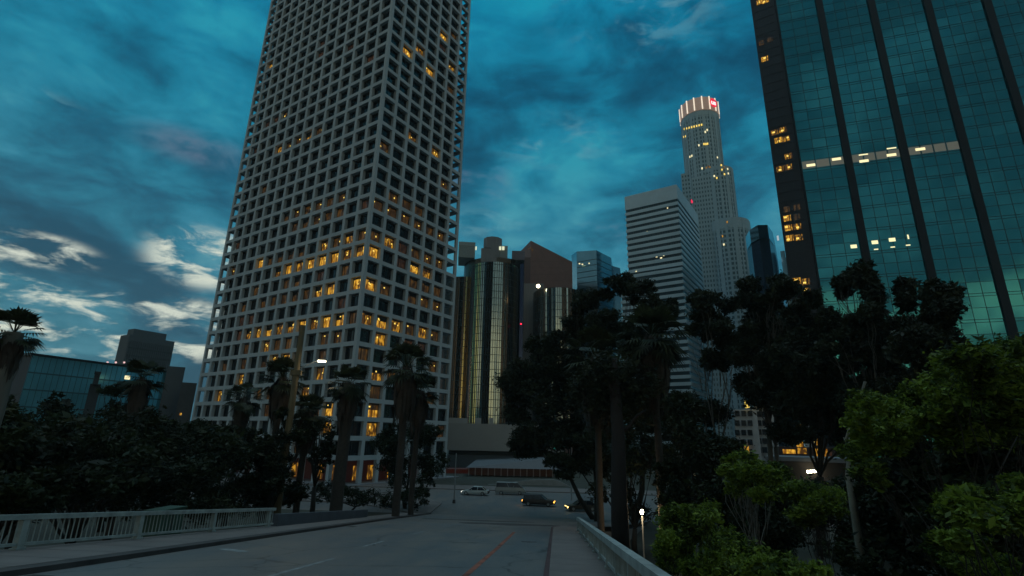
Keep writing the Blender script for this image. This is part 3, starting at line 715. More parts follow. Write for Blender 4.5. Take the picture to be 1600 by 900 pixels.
# blue glass tower
bt = thing('blue_glass_tower', tuple(at(930, 600, 340)[:2])+(GZ,), 'blue glass office tower with chamfered corners, right of the brown slanted tower', 'office building')
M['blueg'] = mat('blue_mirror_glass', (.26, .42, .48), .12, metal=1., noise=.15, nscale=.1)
M['blueg2'] = mat('deep_blue_glass', (.13, .22, .26), .12, metal=1., noise=.15, nscale=.1)
def zat(px, py, D): return at(px, py, D)[2]
P = [at(893, 400, 352), at(901, 400, 342), at(932, 400, 336), at(955, 400, 352), at(958, 400, 380), at(897, 400, 380)]
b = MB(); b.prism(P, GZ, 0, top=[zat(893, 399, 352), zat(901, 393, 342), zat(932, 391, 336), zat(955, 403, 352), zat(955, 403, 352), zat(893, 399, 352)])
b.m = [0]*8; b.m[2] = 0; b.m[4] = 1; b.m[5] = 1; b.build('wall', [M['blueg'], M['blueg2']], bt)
P = [at(955.5, 400, 356), at(968, 400, 362), at(970, 400, 385), at(958.5, 400, 382)]
b = MB(); b.prism(P, GZ, zat(962, 415, 356)); b.build('lower_wing', M['blueg2'], bt)
b = MB()
for k in range(46):
    for (q0, q1) in ((at(901, 400, 342), at(932, 400, 336)), (at(932, 400, 336), at(955, 400, 352))):
        q0 = q0.copy(); q1 = q1.copy(); q0[2] = q1[2] = 0; u = (q1-q0)/np.linalg.norm(q1-q0); v = np.array([-u[1], u[0], 0])
        b.obox(q0, u, v, .1, np.linalg.norm(q1-q0)-.1, -.12, -.02, zat(932, 405, 336)-k*4, zat(932, 405, 336)-k*4+.4)
b.build('floor_line', M['mull'], bt)
for x, y in ((905.5, 412), (910, 413), (920.8, 411.5), (925.5, 410.5), (927.8, 410.8)):
    b = MB(); b.quad(*plane_quad(at(x, y, 338.0), adir(95), -adir(10), 1.0, .9, 0)); b.build('window', M['spotw'], bt)

# white banded tower
wb0 = at(1058, 300, 300.); wb0[2] = 0
wt = thing('banded_office_tower', tuple(wb0[:2])+(GZ,), 'off-white office tower with continuous dark window bands and a blank top fascia', 'skyscraper')
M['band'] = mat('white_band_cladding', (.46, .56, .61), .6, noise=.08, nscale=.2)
M['bglass'] = mat('banded_tower_glass', (.03, .05, .06), .15, noise=.4, nscale=.2)
wz = zat(1058, 288, 300); LW, RW = 33.6, 52.
cdR = adir(33.33); cdL = adir(-56.67)
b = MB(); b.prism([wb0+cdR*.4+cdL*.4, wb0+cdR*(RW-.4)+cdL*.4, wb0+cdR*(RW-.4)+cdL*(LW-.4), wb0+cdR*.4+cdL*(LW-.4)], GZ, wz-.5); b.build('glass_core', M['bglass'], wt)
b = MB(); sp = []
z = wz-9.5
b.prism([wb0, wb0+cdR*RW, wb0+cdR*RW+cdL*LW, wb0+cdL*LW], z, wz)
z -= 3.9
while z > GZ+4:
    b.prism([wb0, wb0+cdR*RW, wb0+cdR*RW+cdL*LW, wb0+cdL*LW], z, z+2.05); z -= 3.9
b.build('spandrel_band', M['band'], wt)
# lower wing stepping out to the left and front
lwz = zat(975, 388, 305)
b = MB(); b2 = MB(); O = wb0-cdR*2.0+cdL*0; z = zat(1040, 419, 298)
while z > GZ+4:
    b.prism([O, O+cdR*(RW*.6), O+cdR*(RW*.6)+cdL*(LW+4.5), O+cdL*(LW+4.5)], z-1.9, z); z -= 3.9
z = zat(1040, 419, 298)
b2.prism([O+cdR*.4+cdL*.4, O+cdR*(RW*.6-.4)+cdL*.4, O+cdR*(RW*.6-.4)+cdL*(LW+4.1), O+cdR*.4+cdL*(LW+4.1)], GZ, z-.5)
b.build('wing_band', M['band'], wt); b2.build('wing_glass', M['bglass'], wt)
b = MB()
for k in range(17): # fine mullions
    for z_ in range(0, 30): pass
nm = 22
for k in range(1, nm): b.obox(wb0, cdL, cdR, LW*k/nm-.06, LW*k/nm+.06, .18, .38, GZ+5, wz-9.6)
b.build('mullion', M['mull'], wt)
for x, y, w in ((1043, 325, .7), (1011, 362, .6), (1026, 401, 1.2), (1033, 403, 1.2), (1021, 410, .9), (1037, 399, .8), (1010, 403, .6), (994, 424, .7), (1050, 470, .8)):
    P = hit(x, y, wb0+cdR*(-2.06 if y > 419 else .1), cdR)
    b = MB(); b.quad(*plane_quad(P, cdL, -cdR, w, .8, 0)); b.build('lit_window', M['spotw'], wt)
# little red emblem on the blank fascia
P = hit(1081, 315, wb0-cdL*.05, cdL); red = mat('red_sign_light', (.3, 0, .02), emis=(1, .03, .10), estr=.9)
b = MB(); b.obox(P, cdR, -cdL, -1.6, 1.6, 0, .3, -.6, 1.1); b.obox(P, cdR, -cdL, -2.6, -1.7, .01, .3, -2.0, .0); b.build('emblem', red, wt)

# tall round crowned tower
UD = 430.
uc = at(1091.5, 170, UD+17); uc = np.array([uc[0], uc[1], 0])
azc = math.degrees(math.atan2(uc[0], uc[1])); ur = adir(azc+90); uf = adir(azc)
ut = thing('round_crowned_tower', (uc[0], uc[1], GZ), 'tallest grey stone skyscraper, stepped and round, with a glowing ribbed crown', 'skyscraper')
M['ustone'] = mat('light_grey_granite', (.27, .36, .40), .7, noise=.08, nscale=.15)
M['uglass'] = mat('grey_green_window_glass', (.10, .16, .18), .2, metal=.3, noise=.3)
crb = zat(1092, 172, UD); crt = zat(1092, 152, UD)
def roundbody(cx, cy, r, z0, z1, npier, name, cap=None):
    b = MB(); n = 48
    b.prism([np.array([cx+(r-.5)*math.cos(2*math.pi*k/n), cy+(r-.5)*math.sin(2*math.pi*k/n)]) for k in range(n)], z0, z1-.5)
    g_ = b.build('glass_core', M['uglass'], ut)
    s_ = MB()
    for k in range(npier):
        a = 2*math.pi*k/npier; c = np.array([cx+r*math.cos(a), cy+r*math.sin(a), 0]); u = np.array([-math.sin(a), math.cos(a), 0]); v = np.array([math.cos(a), math.sin(a), 0])
        w = .95 if k % 4 == 0 else .55
        if k % 4 == 2: w = math.pi*r/npier*.98
        s_.obox(c, u, v, -w, w, -.7, .05 if k % 4 else .35, z0, z1-.3)
    z = z1-1.
    while z > z0+2:
        for k in range(n):
            a0, a1 = 2*math.pi*k/n, 2*math.pi*(k+1)/n; q = r-.25
            A_ = np.array([cx+q*math.cos(a0), cy+q*math.sin(a0), 0]); B_ = np.array([cx+q*math.cos(a1), cy+q*math.sin(a1), 0])
            s_.quad(A_+[0, 0, z-1.7], B_+[0, 0, z-1.7], B_+[0, 0, z], A_+[0, 0, z])
        z -= 4.0
    q = r+.1
    s_.prism([np.array([cx+q*math.cos(2*math.pi*k/n), cy+q*math.sin(2*math.pi*k/n)]) for k in range(n)], z1-(cap or 1.2), z1)
    s_.build(name, M['ustone'], ut)
def uoff(du, df): return uc+ur*du-uf*df
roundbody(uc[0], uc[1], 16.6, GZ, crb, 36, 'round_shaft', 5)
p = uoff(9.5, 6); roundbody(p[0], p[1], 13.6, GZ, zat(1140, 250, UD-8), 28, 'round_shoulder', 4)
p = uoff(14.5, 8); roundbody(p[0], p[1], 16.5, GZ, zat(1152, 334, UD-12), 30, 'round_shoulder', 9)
ucyl = [(uc[0], uc[1], 16.6+.4, crb), (*uoff(9.5, 6)[:2], 14.0, zat(1140, 250, UD-8)), (*uoff(14.5, 8)[:2], 16.9, zat(1152, 334, UD-12))]
def cylhit(px, py):
    d = ray(px, py); best = None
    for x, y, r, zt_ in ucyl:
        a = d[0]**2+d[1]**2; b_ = -2*(d[0]*x+d[1]*y); c = x*x+y*y-r*r; q = b_*b_-4*a*c
        if q <= 0: continue
        t = (-b_-math.sqrt(q))/(2*a)
        if d[2]*t < zt_ and (best is None or t < best[0]): n_ = np.array([d[0]*t-x, d[1]*t-y, 0])/r; best = (t, d*t, n_)
    return best
def sqbody(du0, du1, df0, df1, z1, name, nb):
    O = uoff(du0, df1); O = np.array([O[0], O[1], 0]); wd = du1-du0; dp = df1-df0
    b = MB(); b.obox(O, ur, uf, .4, wd-.4, .4, dp-.4, GZ, z1-.5); b.build('glass_core', M['uglass'], ut)
    s_ = MB()
    for k in range(nb+1):
        x = wd*k/nb; s_.obox(O, ur, uf, max(0, x-.6), min(wd, x+.6), 0, dp, GZ, z1-.02)
    z = z1
    while z > GZ+2: s_.obox(O, ur, uf, .05, wd-.05, .12, dp-.1, z-1.9, z-.01); z -= 4.
    s_.build(name, M['ustone'], ut)
sqbody(-20, -10, -14, 10, zat(1058, 262, UD-5), 'square_shoulder', 4)
sqbody(-11, 7, 2, 18.6, zat(1090, 262, UD-18), 'centre_bay', 8)
# crown: glowing glass drum with bright fins
rc = 17.3; n = 40
b = MB()
for k in range(n):
    a0, a1 = 2*math.pi*k/n, 2*math.pi*(k+1)/n
    A_ = uc+np.array([rc*math.cos(a0), rc*math.sin(a0), 0]); B_ = uc+np.array([rc*math.cos(a1), rc*math.sin(a1), 0])
    b.quad(A_+[0, 0, crb], B_+[0, 0, crb], B_+[0, 0, crt], A_+[0, 0, crt])
b.poly([uc+np.array([rc*math.cos(2*math.pi*k/n), rc*math.sin(2*math.pi*k/n), crt-1]) for k in range(n)])
b.poly([uc+np.array([rc*math.cos(2*math.pi*k/n), rc*math.sin(2*math.pi*k/n), crb]) for k in range(n)])
crown = b.build('crown', mat('crown_glass_lit', (.25, .22, .2), .4, noise=.3, emis=(.42, .25, .17), estr=.33, nscale=.3), ut)
finm = mat('crown_fin_light', (.5, .5, .5), .4, emis=(1, .82, .62), estr=.95)
for k in range(16):
    a = math.atan2(-uf[1], -uf[0])+2*math.pi*(k+.5)/16; c = uc+np.array([rc*math.cos(a), rc*math.sin(a), 0]); u = np.array([-math.sin(a), math.cos(a), 0]); v = np.array([math.cos(a), math.sin(a), 0])
    b = MB(); b.obox(c, u, v, -.5, .5, .02, .5, crb+.5, crt+.6); b.build('crown_fin', finm, crown)
# sign on the crown: red round-cornered field with white letters
a_s = R_(46); v = -uf*math.cos(a_s)+ur*math.sin(a_s); u = ur*math.cos(a_s)+uf*math.sin(a_s); SP_ = uc+v*(rc+.7)+np.array([0, 0, (crb+crt)/2+.8])
b = MB(); nseg = 20; b.poly([SP_+u*(4.3*math.cos(2*math.pi*k/nseg))+np.array([0, 0, 1])*(4.6*math.sin(2*math.pi*k/nseg)) for k in range(nseg)]); b.build('sign', mat('red_sign_face', (.4, 0, .02), emis=(.9, .02, .06), estr=.9), ut)
def text_mesh(txt, size, P, u, n, m, parent, name='lettering'):
    cu = bpy.data.curves.new('t', 'FONT'); cu.body = txt; cu.size = size; cu.align_x = 'CENTER'; cu.align_y = 'CENTER'; cu.extrude = .05; cu.offset = size*.03
    to = bpy.data.objects.new('t', cu); COL.objects.link(to); bpy.context.view_layer.update()
    me = bpy.data.meshes.new_from_object(to); bpy.data.objects.remove(to)
    up = np.array([0, 0, 1.]); L0 = wloc(parent)
    for vv in me.vertices:
        q = P+u*vv.co.x+up*vv.co.y+n*vv.co.z-L0; vv.co = q
    me.materials.clear(); me.materials.append(m); o = link(bpy.data.objects.new(name, me)); o.parent = parent; return o
wl_ = mat('white_letter_light', (.6, .6, .6), emis=(1, .95, .95), estr=1.1)
text_mesh('us', 6.6, SP_+v*.3-u*.2, u, v, wl_, ut)
# lit windows on the shaft
for x, y, k in [(1069+i*3.9, 201.5-.95*i, 'spot') for i in range(8)]+[(1102, 206, 'spotw'), (1105, 203, 'spotw'), (1068, 214, 'spot'), (1071, 213, 'spot'), (1092, 227, 'spotw'), (1100, 225, 'spot'), (1103, 225, 'spot'), (1105.5, 224.5, 'spot'),
              (1078, 245, 'spotw'), (1081, 243.5, 'spotw'), (1104, 262, 'lit2'), (1107, 260, 'lit2'), (1097, 263, 'spotw'), (1109, 261, 'lit2')]:
    h_ = cylhit(x, y)
    if h_ is None: continue
    b = MB(); b.quad(*plane_quad(h_[1], np.array([-h_[2][1], h_[2][0], 0]), h_[2], 1.1, 2.0, .05)); b.build('lit_window', M[k], ut)
for x, y, k in ((1127, 258, 'spot'), (1128, 265, 'spot'), (1131, 262, 'lit2'), (1137, 264, 'spotw'), (1132, 272, 'spot'), (1138, 271, 'spotw'), (1120, 278, 'spot'), (1116, 275, 'spotw'), (1121, 246, 'spotw'), (1136, 347, 'lit3'), (1129, 369, 'lit3'), (1131, 382, 'spotw')):
    h_ = cylhit(x, y)
    if h_ is None: continue
    b = MB(); b.quad(*plane_quad(h_[1], np.array([-h_[2][1], h_[2][0], 0]), h_[2], 1.1, 1.7, .05)); b.build('lit_window', M[k], ut)

# dark tower with curved glass top
dt = thing('dark_curved_top_tower', tuple(at(1200, 500, 330)[:2])+(GZ,), 'dark tower with a rounded glass top standing between the crowned tower and the teal tower', 'office building')
P = [at(1174, 450, 330), at(1182, 450, 318), at(1196, 450, 312), at(1212, 450, 314), at(1219, 450, 328), at(1221, 450, 360), at(1176, 450, 360)]
b = MB(); b.prism(P, GZ, zat(1190, 357, 318)); b.m = [1]*2+[0]*7; b.build('wall', [mat('dark_slate_glass', (.03, .05, .09), .2, metal=.6, noise=.2), M['blueg2']], dt)
b = MB(); P2_ = [p*.995 for p in P[:6]]
for a, c in zip(P2_[:4], P2_[1:5]):
    b.quad(a*[1, 1, 0]+[0, 0, zat(1190, 379, 318)], c*[1, 1, 0]+[0, 0, zat(1190, 379, 318)], c*[1, 1, 0]+[0, 0, zat(1190, 358, 318)], a*[1, 1, 0]+[0, 0, zat(1190, 358, 318)])
b.build('glass_top', M['blueg'], dt)
pbox(dt, 'side_wing', 1219, 1226, 392, 332, 20, M['blueg']); 
b = MB(); b.quad(*plane_quad(at(1215.5, 372, 311), adir(118), -adir(28), 1.0, 3.0, 0)); b.build('roof_emblem', mat('pale_sign_light', (.5, .5, .5), emis=(.6, .7, .75), estr=.6), dt)
pt = thing('pale_edge_tower', tuple(at(1226, 500, 420)[:2])+(GZ,), 'narrow slice of a grey tower just visible beside the dark side of the teal tower', 'office building')
pbox(pt, 'wall', 1225, 1234, 402, 420, 18, M['blueg2'])

# ================================================================== LEFT BUILDINGS
lb = thing('long_blue_glass_building', tuple(at(165, 640, 200)[:2])+(GZ,), 'long low blue glass building with a flat roof, beyond the trees on the left', 'office building')
A = at(46, 570, 185); B = at(264, 572, 205); A[2] = B[2] = 0; zt = zat(150, 567, 195); u = (B-A)/np.linalg.norm(B-A); v = np.array([-u[1], u[0], 0]); LL = np.linalg.norm(B-A)
b = MB(); b.obox(A, u, v, 0, LL, 0, 35, GZ, zt-.4); b.build('wall', mat('left_blue_glass', (.16, .50, .62), .3, metal=.6, noise=.2, nscale=.15), lb)
b = MB()
for k in range(5): b.obox(A, u, v, .05, LL-.05, -.12, -.02, GZ+6+k*4.4, GZ+6.35+k*4.4)
for k in range(26): b.obox(A, u, v, LL*k/26+.02, LL*k/26+.10, -.10, -.018, GZ+4, zt-.5)
b.build('mullion_grid', mat('left_mullion', (.05, .15, .19), .5), lb)
b = MB(); b.obox(A, u, v, -.5, LL+.5, -.5, 36, zt-.39, zt+.2); b.build('roof', M['mull'], lb)
A4 = at(33, 566, 200); A4[2] = 0
b = MB(); b.prism([A4, A+u*-.02-[0, 0, 0], A+v*30, A4+v*30], GZ, zt); b.build('end_wall', mat('left_end_wall', (.06, .06, .07), .7), lb)
pbox(lb, 'dark_corner_block', 262, 290, 573, 204, 30, mat('corner_block', (.03, .05, .075), .3, metal=.5))
for x in (154, 168, 181, 194): b = MB(); b.ball(at(x, 566.3, 196), .32, 6); b.build('roof_light', mat('roof_light_pink', (.2, .1, .1), emis=(1, .62, .6), estr=.9), lb)
b = MB(); b.quad(*plane_quad(at(199, 590, 191), u, -v, 1.6, 1.1, 0)); b.build('window', M['spotw'], lb)
dk = thing('dark_grey_tower', tuple(at(237, 600, 330)[:2])+(GZ,), 'squat dark grey tower rising behind the long blue glass building', 'office building')
ribm = mat('dark_ribbed_concrete', (.085, .09, .095), .8, noise=.1)
A = at(202, 528, 325); B = at(275, 528, 335); A[2] = B[2] = 0; u = (B-A)/np.linalg.norm(B-A); v = np.array([-u[1], u[0], 0]); LL = np.linalg.norm(B-A); zt = zat(235, 528, 330)
b = MB(); b.obox(A, u, v, 0, LL, .4, 9, GZ, zt)
for k in range(22): b.obox(A, u, v, LL*(k+.15)/22, LL*(k+.6)/22, 0, .395, GZ, zt-3)
b.obox(A, u, v, LL*.10, LL*.82, 2, 8, zt+.01, zt+3.6); b.build('wall', ribm, dk)
b = MB()
for k in range(18): b.obox(A, u, v, .3, LL-.3, .2, .39, zt-7-k*4, zt-6.2-k*4)
b.build('window_band', M['mull'], dk)
nb = thing('plain_dark_block', tuple(at(300, 640, 170)[:2])+(GZ,), 'plain dark low block between the blue glass building and the white grid tower', 'building')
pbox(nb, 'wall', 284, 308, 598, 170, 20, mat('dark_plain_wall', (.05, .055, .06), .8, noise=.15))
b = MB(); b.quad(*plane_quad(at(282, 647, 168), adir(58), -adir(-32), .5, .6, 0)); b.build('window', M['lit3'], nb)
ch = thing('chimney_block', tuple(at(148, 640, 95)[:2])+(GZ,), 'small dark block with a slim chimney among the trees on the left', 'building')
dkm = mat('dark_render_wall', (.035, .04, .045), .9, noise=.2)
pbox(ch, 'wall', 141, 158, 600, 95, 5, dkm); pbox(ch, 'chimney', 149, 157, 583, 94, 1.2, dkm, 601); pbox(ch, 'chimney_cap', 148.2, 158.6, 580.5, 93.8, 1.5, dkm, 583.5)

# ================================================================== CENTRE BACKGROUND: podium, canopy
pd = thing('hotel_podium', tuple(at(760, 700, 165)[:2])+(GZ,), 'plain grey concrete podium block below the mirrored cylinders', 'building')
M['podc'] = mat('podium_concrete', (.30, .285, .27), .85, noise=.07, nscale=.15)
pbox(pd, 'wall', 699, 880, 663, 165, 45, M['podc'], 705)
pbox(pd, 'parapet_block', 700, 731, 653, 167, 8, M['podc'], 663.5); pbox(pd, 'parapet_block', 742, 752, 653, 167, 8, M['podc'], 663.5); pbox(pd, 'parapet_block', 764, 771, 653, 167, 8, M['podc'], 663.5)
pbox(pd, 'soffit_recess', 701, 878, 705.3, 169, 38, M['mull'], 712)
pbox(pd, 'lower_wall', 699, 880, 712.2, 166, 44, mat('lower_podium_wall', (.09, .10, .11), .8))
cp = thing('glazed_canopy', tuple(at(800, 750, 140)[:2])+(GZ,), 'low street canopy on slim columns with dark glazing, below the concrete podium', 'canopy')
M['canm'] = mat('canopy_roof_metal', (.06, .068, .08), .5, noise=.1)
A = at(728, 728, 140); B = at(870, 728, 140); A[2] = B[2] = 0; u = (B-A)/np.linalg.norm(B-A); v = np.array([-u[1], u[0], 0]); LL = np.linalg.norm(B-A)
z1 = zat(800, 722, 140); z0 = zat(800, 732, 140)
b = MB(); b.hexa([A+[0, 0, z0], B+[0, 0, z0], B+v*10+[0, 0, z0], A+v*10+[0, 0, z0], A+v*3+u*2+[0, 0, z1], B+v*3+[0, 0, z1+1.2], B+v*10+[0, 0, z1+1.2], A+v*10+u*2+[0, 0, z1]]); b.build('roof', M['canm'], cp)
for k in range(14):
    b = MB(); b.obox(A, u, v, .6+k*LL/14, .85+k*LL/14, .8, 1.05, GZ+.1, z0-.01); b.build('column', M['metal'], cp)
b = MB(); b.obox(A, u, v, .3, LL-.3, 5, 5.4, GZ, z0-.01); b.build('glazing', mat('canopy_dark_glazing', (.02, .015, .015), .3, emis=(.35, .12, .05), estr=.015), cp)
fp = thing('ramp_wall', tuple(at(820, 770, 118)[:2])+(GZ,), 'pale sweeping concrete ramp wall beyond the crossing', 'wall')
b = MB(); pts = [at(x, 760, 118) for x in range(762, 900, 8)]; tops = [zat(x, 757-8*math.sin(max(0, (x-780)/45.)) if x < 870 else 750+(x-870)*.5, 118) for x in range(762, 900, 8)]
for a, c, ta, tb in zip(pts, pts[1:], tops, tops[1:]):
    bk_ = np.array([0.05, .6, 0]); a0 = a*[1, 1, 0]; c0_ = c*[1, 1, 0]
    b.hexa([a0+[0, 0, GZ], c0_+[0, 0, GZ], c0_+bk_+[0, 0, GZ], a0+bk_+[0, 0, GZ], a0+[0, 0, ta], c0_+[0, 0, tb], c0_+bk_+[0, 0, tb], a0+bk_+[0, 0, ta]])
b.build('wall', mat('ramp_concrete', (.22, .22, .215), .85, noise=.15), fp)
# warm lit shopfront left of the canopy
sf = thing('lit_shopfront', tuple(at(728, 752, 150)[:2])+(GZ,), 'dark street-level shopfront with small red and orange lights, left of the canopy', 'shopfront')
pbox(sf, 'wall', 694, 752, 733, 150, 6, mat('shopfront_dark', (.03, .015, .012), .6, emis=(.4, .06, .02), estr=.03))
for x, y, w, h in ((703, 748, .5, .9), (706, 751, .9, .5), (722, 744, .3, 1.2), (724, 752, 1.6, .5), (729, 753, .6, .5), (746, 744, .3, 1.3), (752.5, 747, .5, 2.2), (715, 752, .8, .4), (699, 753, 1.6, .7)):
    b = MB(); b.quad(*plane_quad(at(x, y, 149), adir(88), -adir(-2), w, h, 0)); b.build('shop_light', mat('orange_shop_light', (.1, .1, .1), emis=(.9, .30, .16), estr=.7), sf)

# low-rise buildings behind the gum trees on the right
lw = thing('pale_apartment_block', tuple(at(1180, 670, 160)[:2])+(GZ,), 'small pale apartment block with dark square windows seen between the gum trunks', 'building')
M['pale'] = mat('pale_render', (.34, .34, .35), .85, noise=.1)
pbox(lw, 'wall', 1146, 1182, 640, 160, 14, M['pale']); pbox(lw, 'upper_wall', 1176, 1208, 622, 162, 12, M['pale'])
for i, (x, y) in enumerate([(1152+i*10, 646+j*15) for i in range(3) for j in range(5)]+[(1186+i*9, 633+j*14) for i in range(2) for j in range(6)]):
    b = MB(); P = at(x, y, 159.6 if x < 1183 else 161.6); b.obox(P, adir(116), adir(26), -.6, .6, -.02, .2, -.75, .75); b.build('window', M['darkglass'], lw)
for x, y, k in ((1166.5, 628, 'spot'), (1167.5, 634, 'spot'), (1179, 627, 'spot'), (1189, 627, 'spot'), (1167, 704, 'lit3')):
    b = MB(); b.quad(*plane_quad(at(x, y, 158.8), adir(116), -adir(26), 1.1, 1.2 if k == 'spot' else 2.2, 0)); b.build('lit_window', M[k], lw)
sc = thing('stair_tower', tuple(at(1256, 680, 140)[:2])+(GZ,), 'narrow pale stair tower with warmly lit openings at the foot of the teal glass tower', 'building')
pbox(sc, 'wall', 1252, 1266, 646, 140, 5, M['pale'])
for y in (668, 678, 688, 698, 707):
    b = MB(); b.quad(*plane_quad(at(1249.5, y, 140), adir(121), -adir(31), 1.2, 1.4, 0)); b.build('lit_opening', M['lit3' if y != 678 else 'lit1'], sc)
pbox(sc, 'side_wall', 1246.5, 1252, 662, 141, 5, mat('warm_stair_wall', (.2, .12, .06), .8))
# long low dark building with four lamps
ld = thing('low_dark_pavilion', tuple(at(1260, 740, 85)[:2])+(GZ,), 'long low dark pavilion with a flat pale roof edge, amber windows and four bright lamps', 'building')
pbox(ld, 'wall', 1200, 1330, 722, 86, 8, mat('pavilion_wall', (.018, .016, .016), .8)); pbox(ld, 'roof', 1196, 1335, 715, 85, 10, mat('pavilion_roof', (.13, .14, .15), .6), 721.5)
for x0, x1, y0, y1, k in ((1226, 1240, 703, 708, 'lit3'), (1248, 1258, 701, 708, 'lit2'), (1276, 1290, 703, 713, 'lit3'), (1296, 1299, 706, 713, 'litred')):
    P = at((x0+x1)/2, (y0+y1)/2, 112); b = MB(); b.quad(*plane_quad(P, adir(120), -adir(30), (x1-x0)*.15, (y1-y0)*.15, 0)); b.build('lit_window', M[k], ld)
pbox(ld, 'back_wall', 1215, 1320, 699, 113, 4, mat('pavilion_back', (.03, .02, .02), .8))
for i in range(4):
    b = MB(); P = at(1262.5+i*4.6, 737-.3*i, 84.7); b.obox(P, adir(119), adir(29), -.13, .13, -.1, .1, -.18, .18); b.build('lamp', M['lampw'], ld)
    if i in (1, 2):
        l = bpy.data.lights.new('pavilion_light', 'POINT'); l.energy = 18; l.color = (1, .85, .6); l.shadow_soft_size = .15; lo = link(bpy.data.objects.new('pavilion_light', l)); lo.location = tuple(P-adir(29)*.5)

# ================================================================== VEHICLES
def car(name, label, c, heading, body_m, Ln=4.7, Wd=1.85, H=1.5, suv=False, front_lit=None, rear_lit=None, van=False):
    """local frame: x forward"""
    c = np.array([c[0], c[1], GZ+.0]); t = thing(name, c, label, 'car' if not van else 'van', 'cars on the cross street')
    fx = adir(heading); fy = np.array([-fx[1], fx[0], 0]); P = lambda x, y, z: c+fx*x+fy*y+np.array([0, 0, z])
    h = Ln/2; w = Wd/2; roof0, roof1 = (-.55, .12) if not suv else (-.88, .12)
    if van: roof0, roof1 = -.97, .45
    belt = H*.60
    # body: lofted cross sections along x
    secs = [(-h, .45, belt*.92, .86), (-h*.93, .30, belt, .95), (-h*.5, .24, belt, 1), (0, .24, belt*.99, 1), (h*.5, .24, belt*.95, 1), (h*.86, .28, belt*.84, .95), (h, .42, belt*.62, .80)]
    if van: secs = [(-h, .45, belt, .93), (-h*.95, .3, belt, .98), (0, .25, belt, 1), (h*.6, .25, belt, 1), (h*.9, .28, belt*.85, .96), (h, .42, belt*.6, .86)]
    b = MB(); rings = []
    for x, z0, z1, k in secs:
        i = len(b.v); ww = w*k
        b.v += [P(x, y, z) for y, z in ((-ww*.92, z0), (-ww, z0+.15), (-ww, (z0+z1)/2), (-ww*.93, z1), (ww*.93, z1), (ww, (z0+z1)/2), (ww, z0+.15), (ww*.92, z0))]; rings.append(i)
    for r0, r1 in zip(rings, rings[1:]):
        for j in range(8): q = (j+1) % 8; b.f.append((r0+j, r1+j, r1+q, r0+q)); b.m.append(0)
    b.f.append(tuple(rings[0]+j for j in range(8))); b.f.append(tuple(rings[-1]+j for j in range(8))[::-1]); b.m += [0, 0]
    body = b.build('body', body_m, t)
    xr0, xr1 = h*roof0, h*roof1; xb0, xb1 = max(-h*.97, xr0-.55*(not suv)-.12), xr1+h*.36
    b = MB(); kb_, kt = .90, .74
    b.hexa([P(xb0, -w*kb_, belt*.97), P(xb1, -w*kb_, belt*.95), P(xb1, w*kb_, belt*.95), P(xb0, w*kb_, belt*.97), P(xr0, -w*kt, H-.06), P(xr1, -w*kt, H-.06), P(xr1, w*kt, H-.06), P(xr0, w*kt, H-.06)])
    b.build('windows', M['darkglass'], t)
    b = MB(); b.hexa([P(xr0-.03, -w*kt-.02, H-.058), P(xr1+.05, -w*kt-.02, H-.058), P(xr1+.05, w*kt+.02, H-.058), P(xr0-.03, w*kt+.02, H-.058), P(xr0+.1, -w*kt+.1, H), P(xr1-.1, -w*kt+.1, H), P(xr1-.1, w*kt-.1, H), P(xr0+.1, w*kt-.1, H)])
    for s_ in (-1, 1):
        for (x0, x1) in ((xb0, xr0), (xb1, xr1), ((xb0+xb1)/2-.1, (xr0+xr1)/2-.05)):
            b.tube([P(x0, s_*w*(kb_+.004), belt*.96), P(x1, s_*w*(kt+.012), H-.05)], [.045, .04], 5)
    b.build('roof', body_m, t)
    for x in (-h*.62, h*.62):
        for s_ in (-1, 1):
            b = MB(); b.tube([P(x, s_*(w-.20), .33), P(x, s_*(w+.015), .33)], [.33, .33], 18); wh = b.build('wheel', M['frame_dark'], t)
            b = MB(); b.tube([P(x, s_*(w+.016), .33), P(x, s_*(w+.03), .33)], [.20, .19], 12); b.build('rim', M['metal'], wh)
    for s_ in (-1, 1):
        b = MB(); b.obox(P(h*.955, s_*w*.62, belt*.62), fx, fy, -.08, .10, -.2, .2, -.09, .09); b.build('headlight', front_lit or M['metal'], t)
        b = MB(); b.obox(P(-h*.985, s_*w*.68, belt*.75), fx, fy, -.10, .08, -.16, .16, -.12, .12); b.build('tail_light', rear_lit or M['kerbred'], t)
        b = MB(); b.obox(P(h*.20, s_*(w+.10), belt+.08), fx, fy, -.08, .08, -.10, .10, -.07, .07); b.build('mirror', body_m, t)
    b = MB(); b.obox(P(h*1.0, 0, .42), fx, fy, -.06, .05, -w*.8, w*.8, -.12, .12); b.build('bumper', M['frame_dark'], t)
    b = MB(); b.obox(P(-h*1.0, 0, .45), fx, fy, -.05, .05, -w*.8, w*.8, -.12, .12); b.build('bumper', M['frame_dark'], t)
    return t
amb = mat('amber_vehicle_light', (.2, .1, .02), emis=(1, .42, .06), estr=4.); yel = mat('yellow_headlight', (.2, .2, .1), emis=(1, .72, .20), estr=5.); whi = mat('white_headlight', (.3, .3, .3), emis=(.9, .9, .78), estr=1.6)
pnt = lambda n, c: mat(n, c, .3, metal=.2, noise=.03)
def cpos(px, D): q = at(px, 780, D); return q
car('parked_car', 'dark estate car crossing the junction with amber lamps lit, nearest car to the crossing', cpos(842, 84), 100, pnt('black_car_paint', (.012, .012, .015)), 4.9, 1.9, 1.65, True, amb, amb)['category'] = 'car'
car('parked_car', 'dark car with yellow headlamps half hidden behind the thick tree trunk', cpos(908, 80), 262, pnt('dark_olive_paint', (.025, .025, .02)), 4.5, 1.8, 1.45, False, yel, yel)
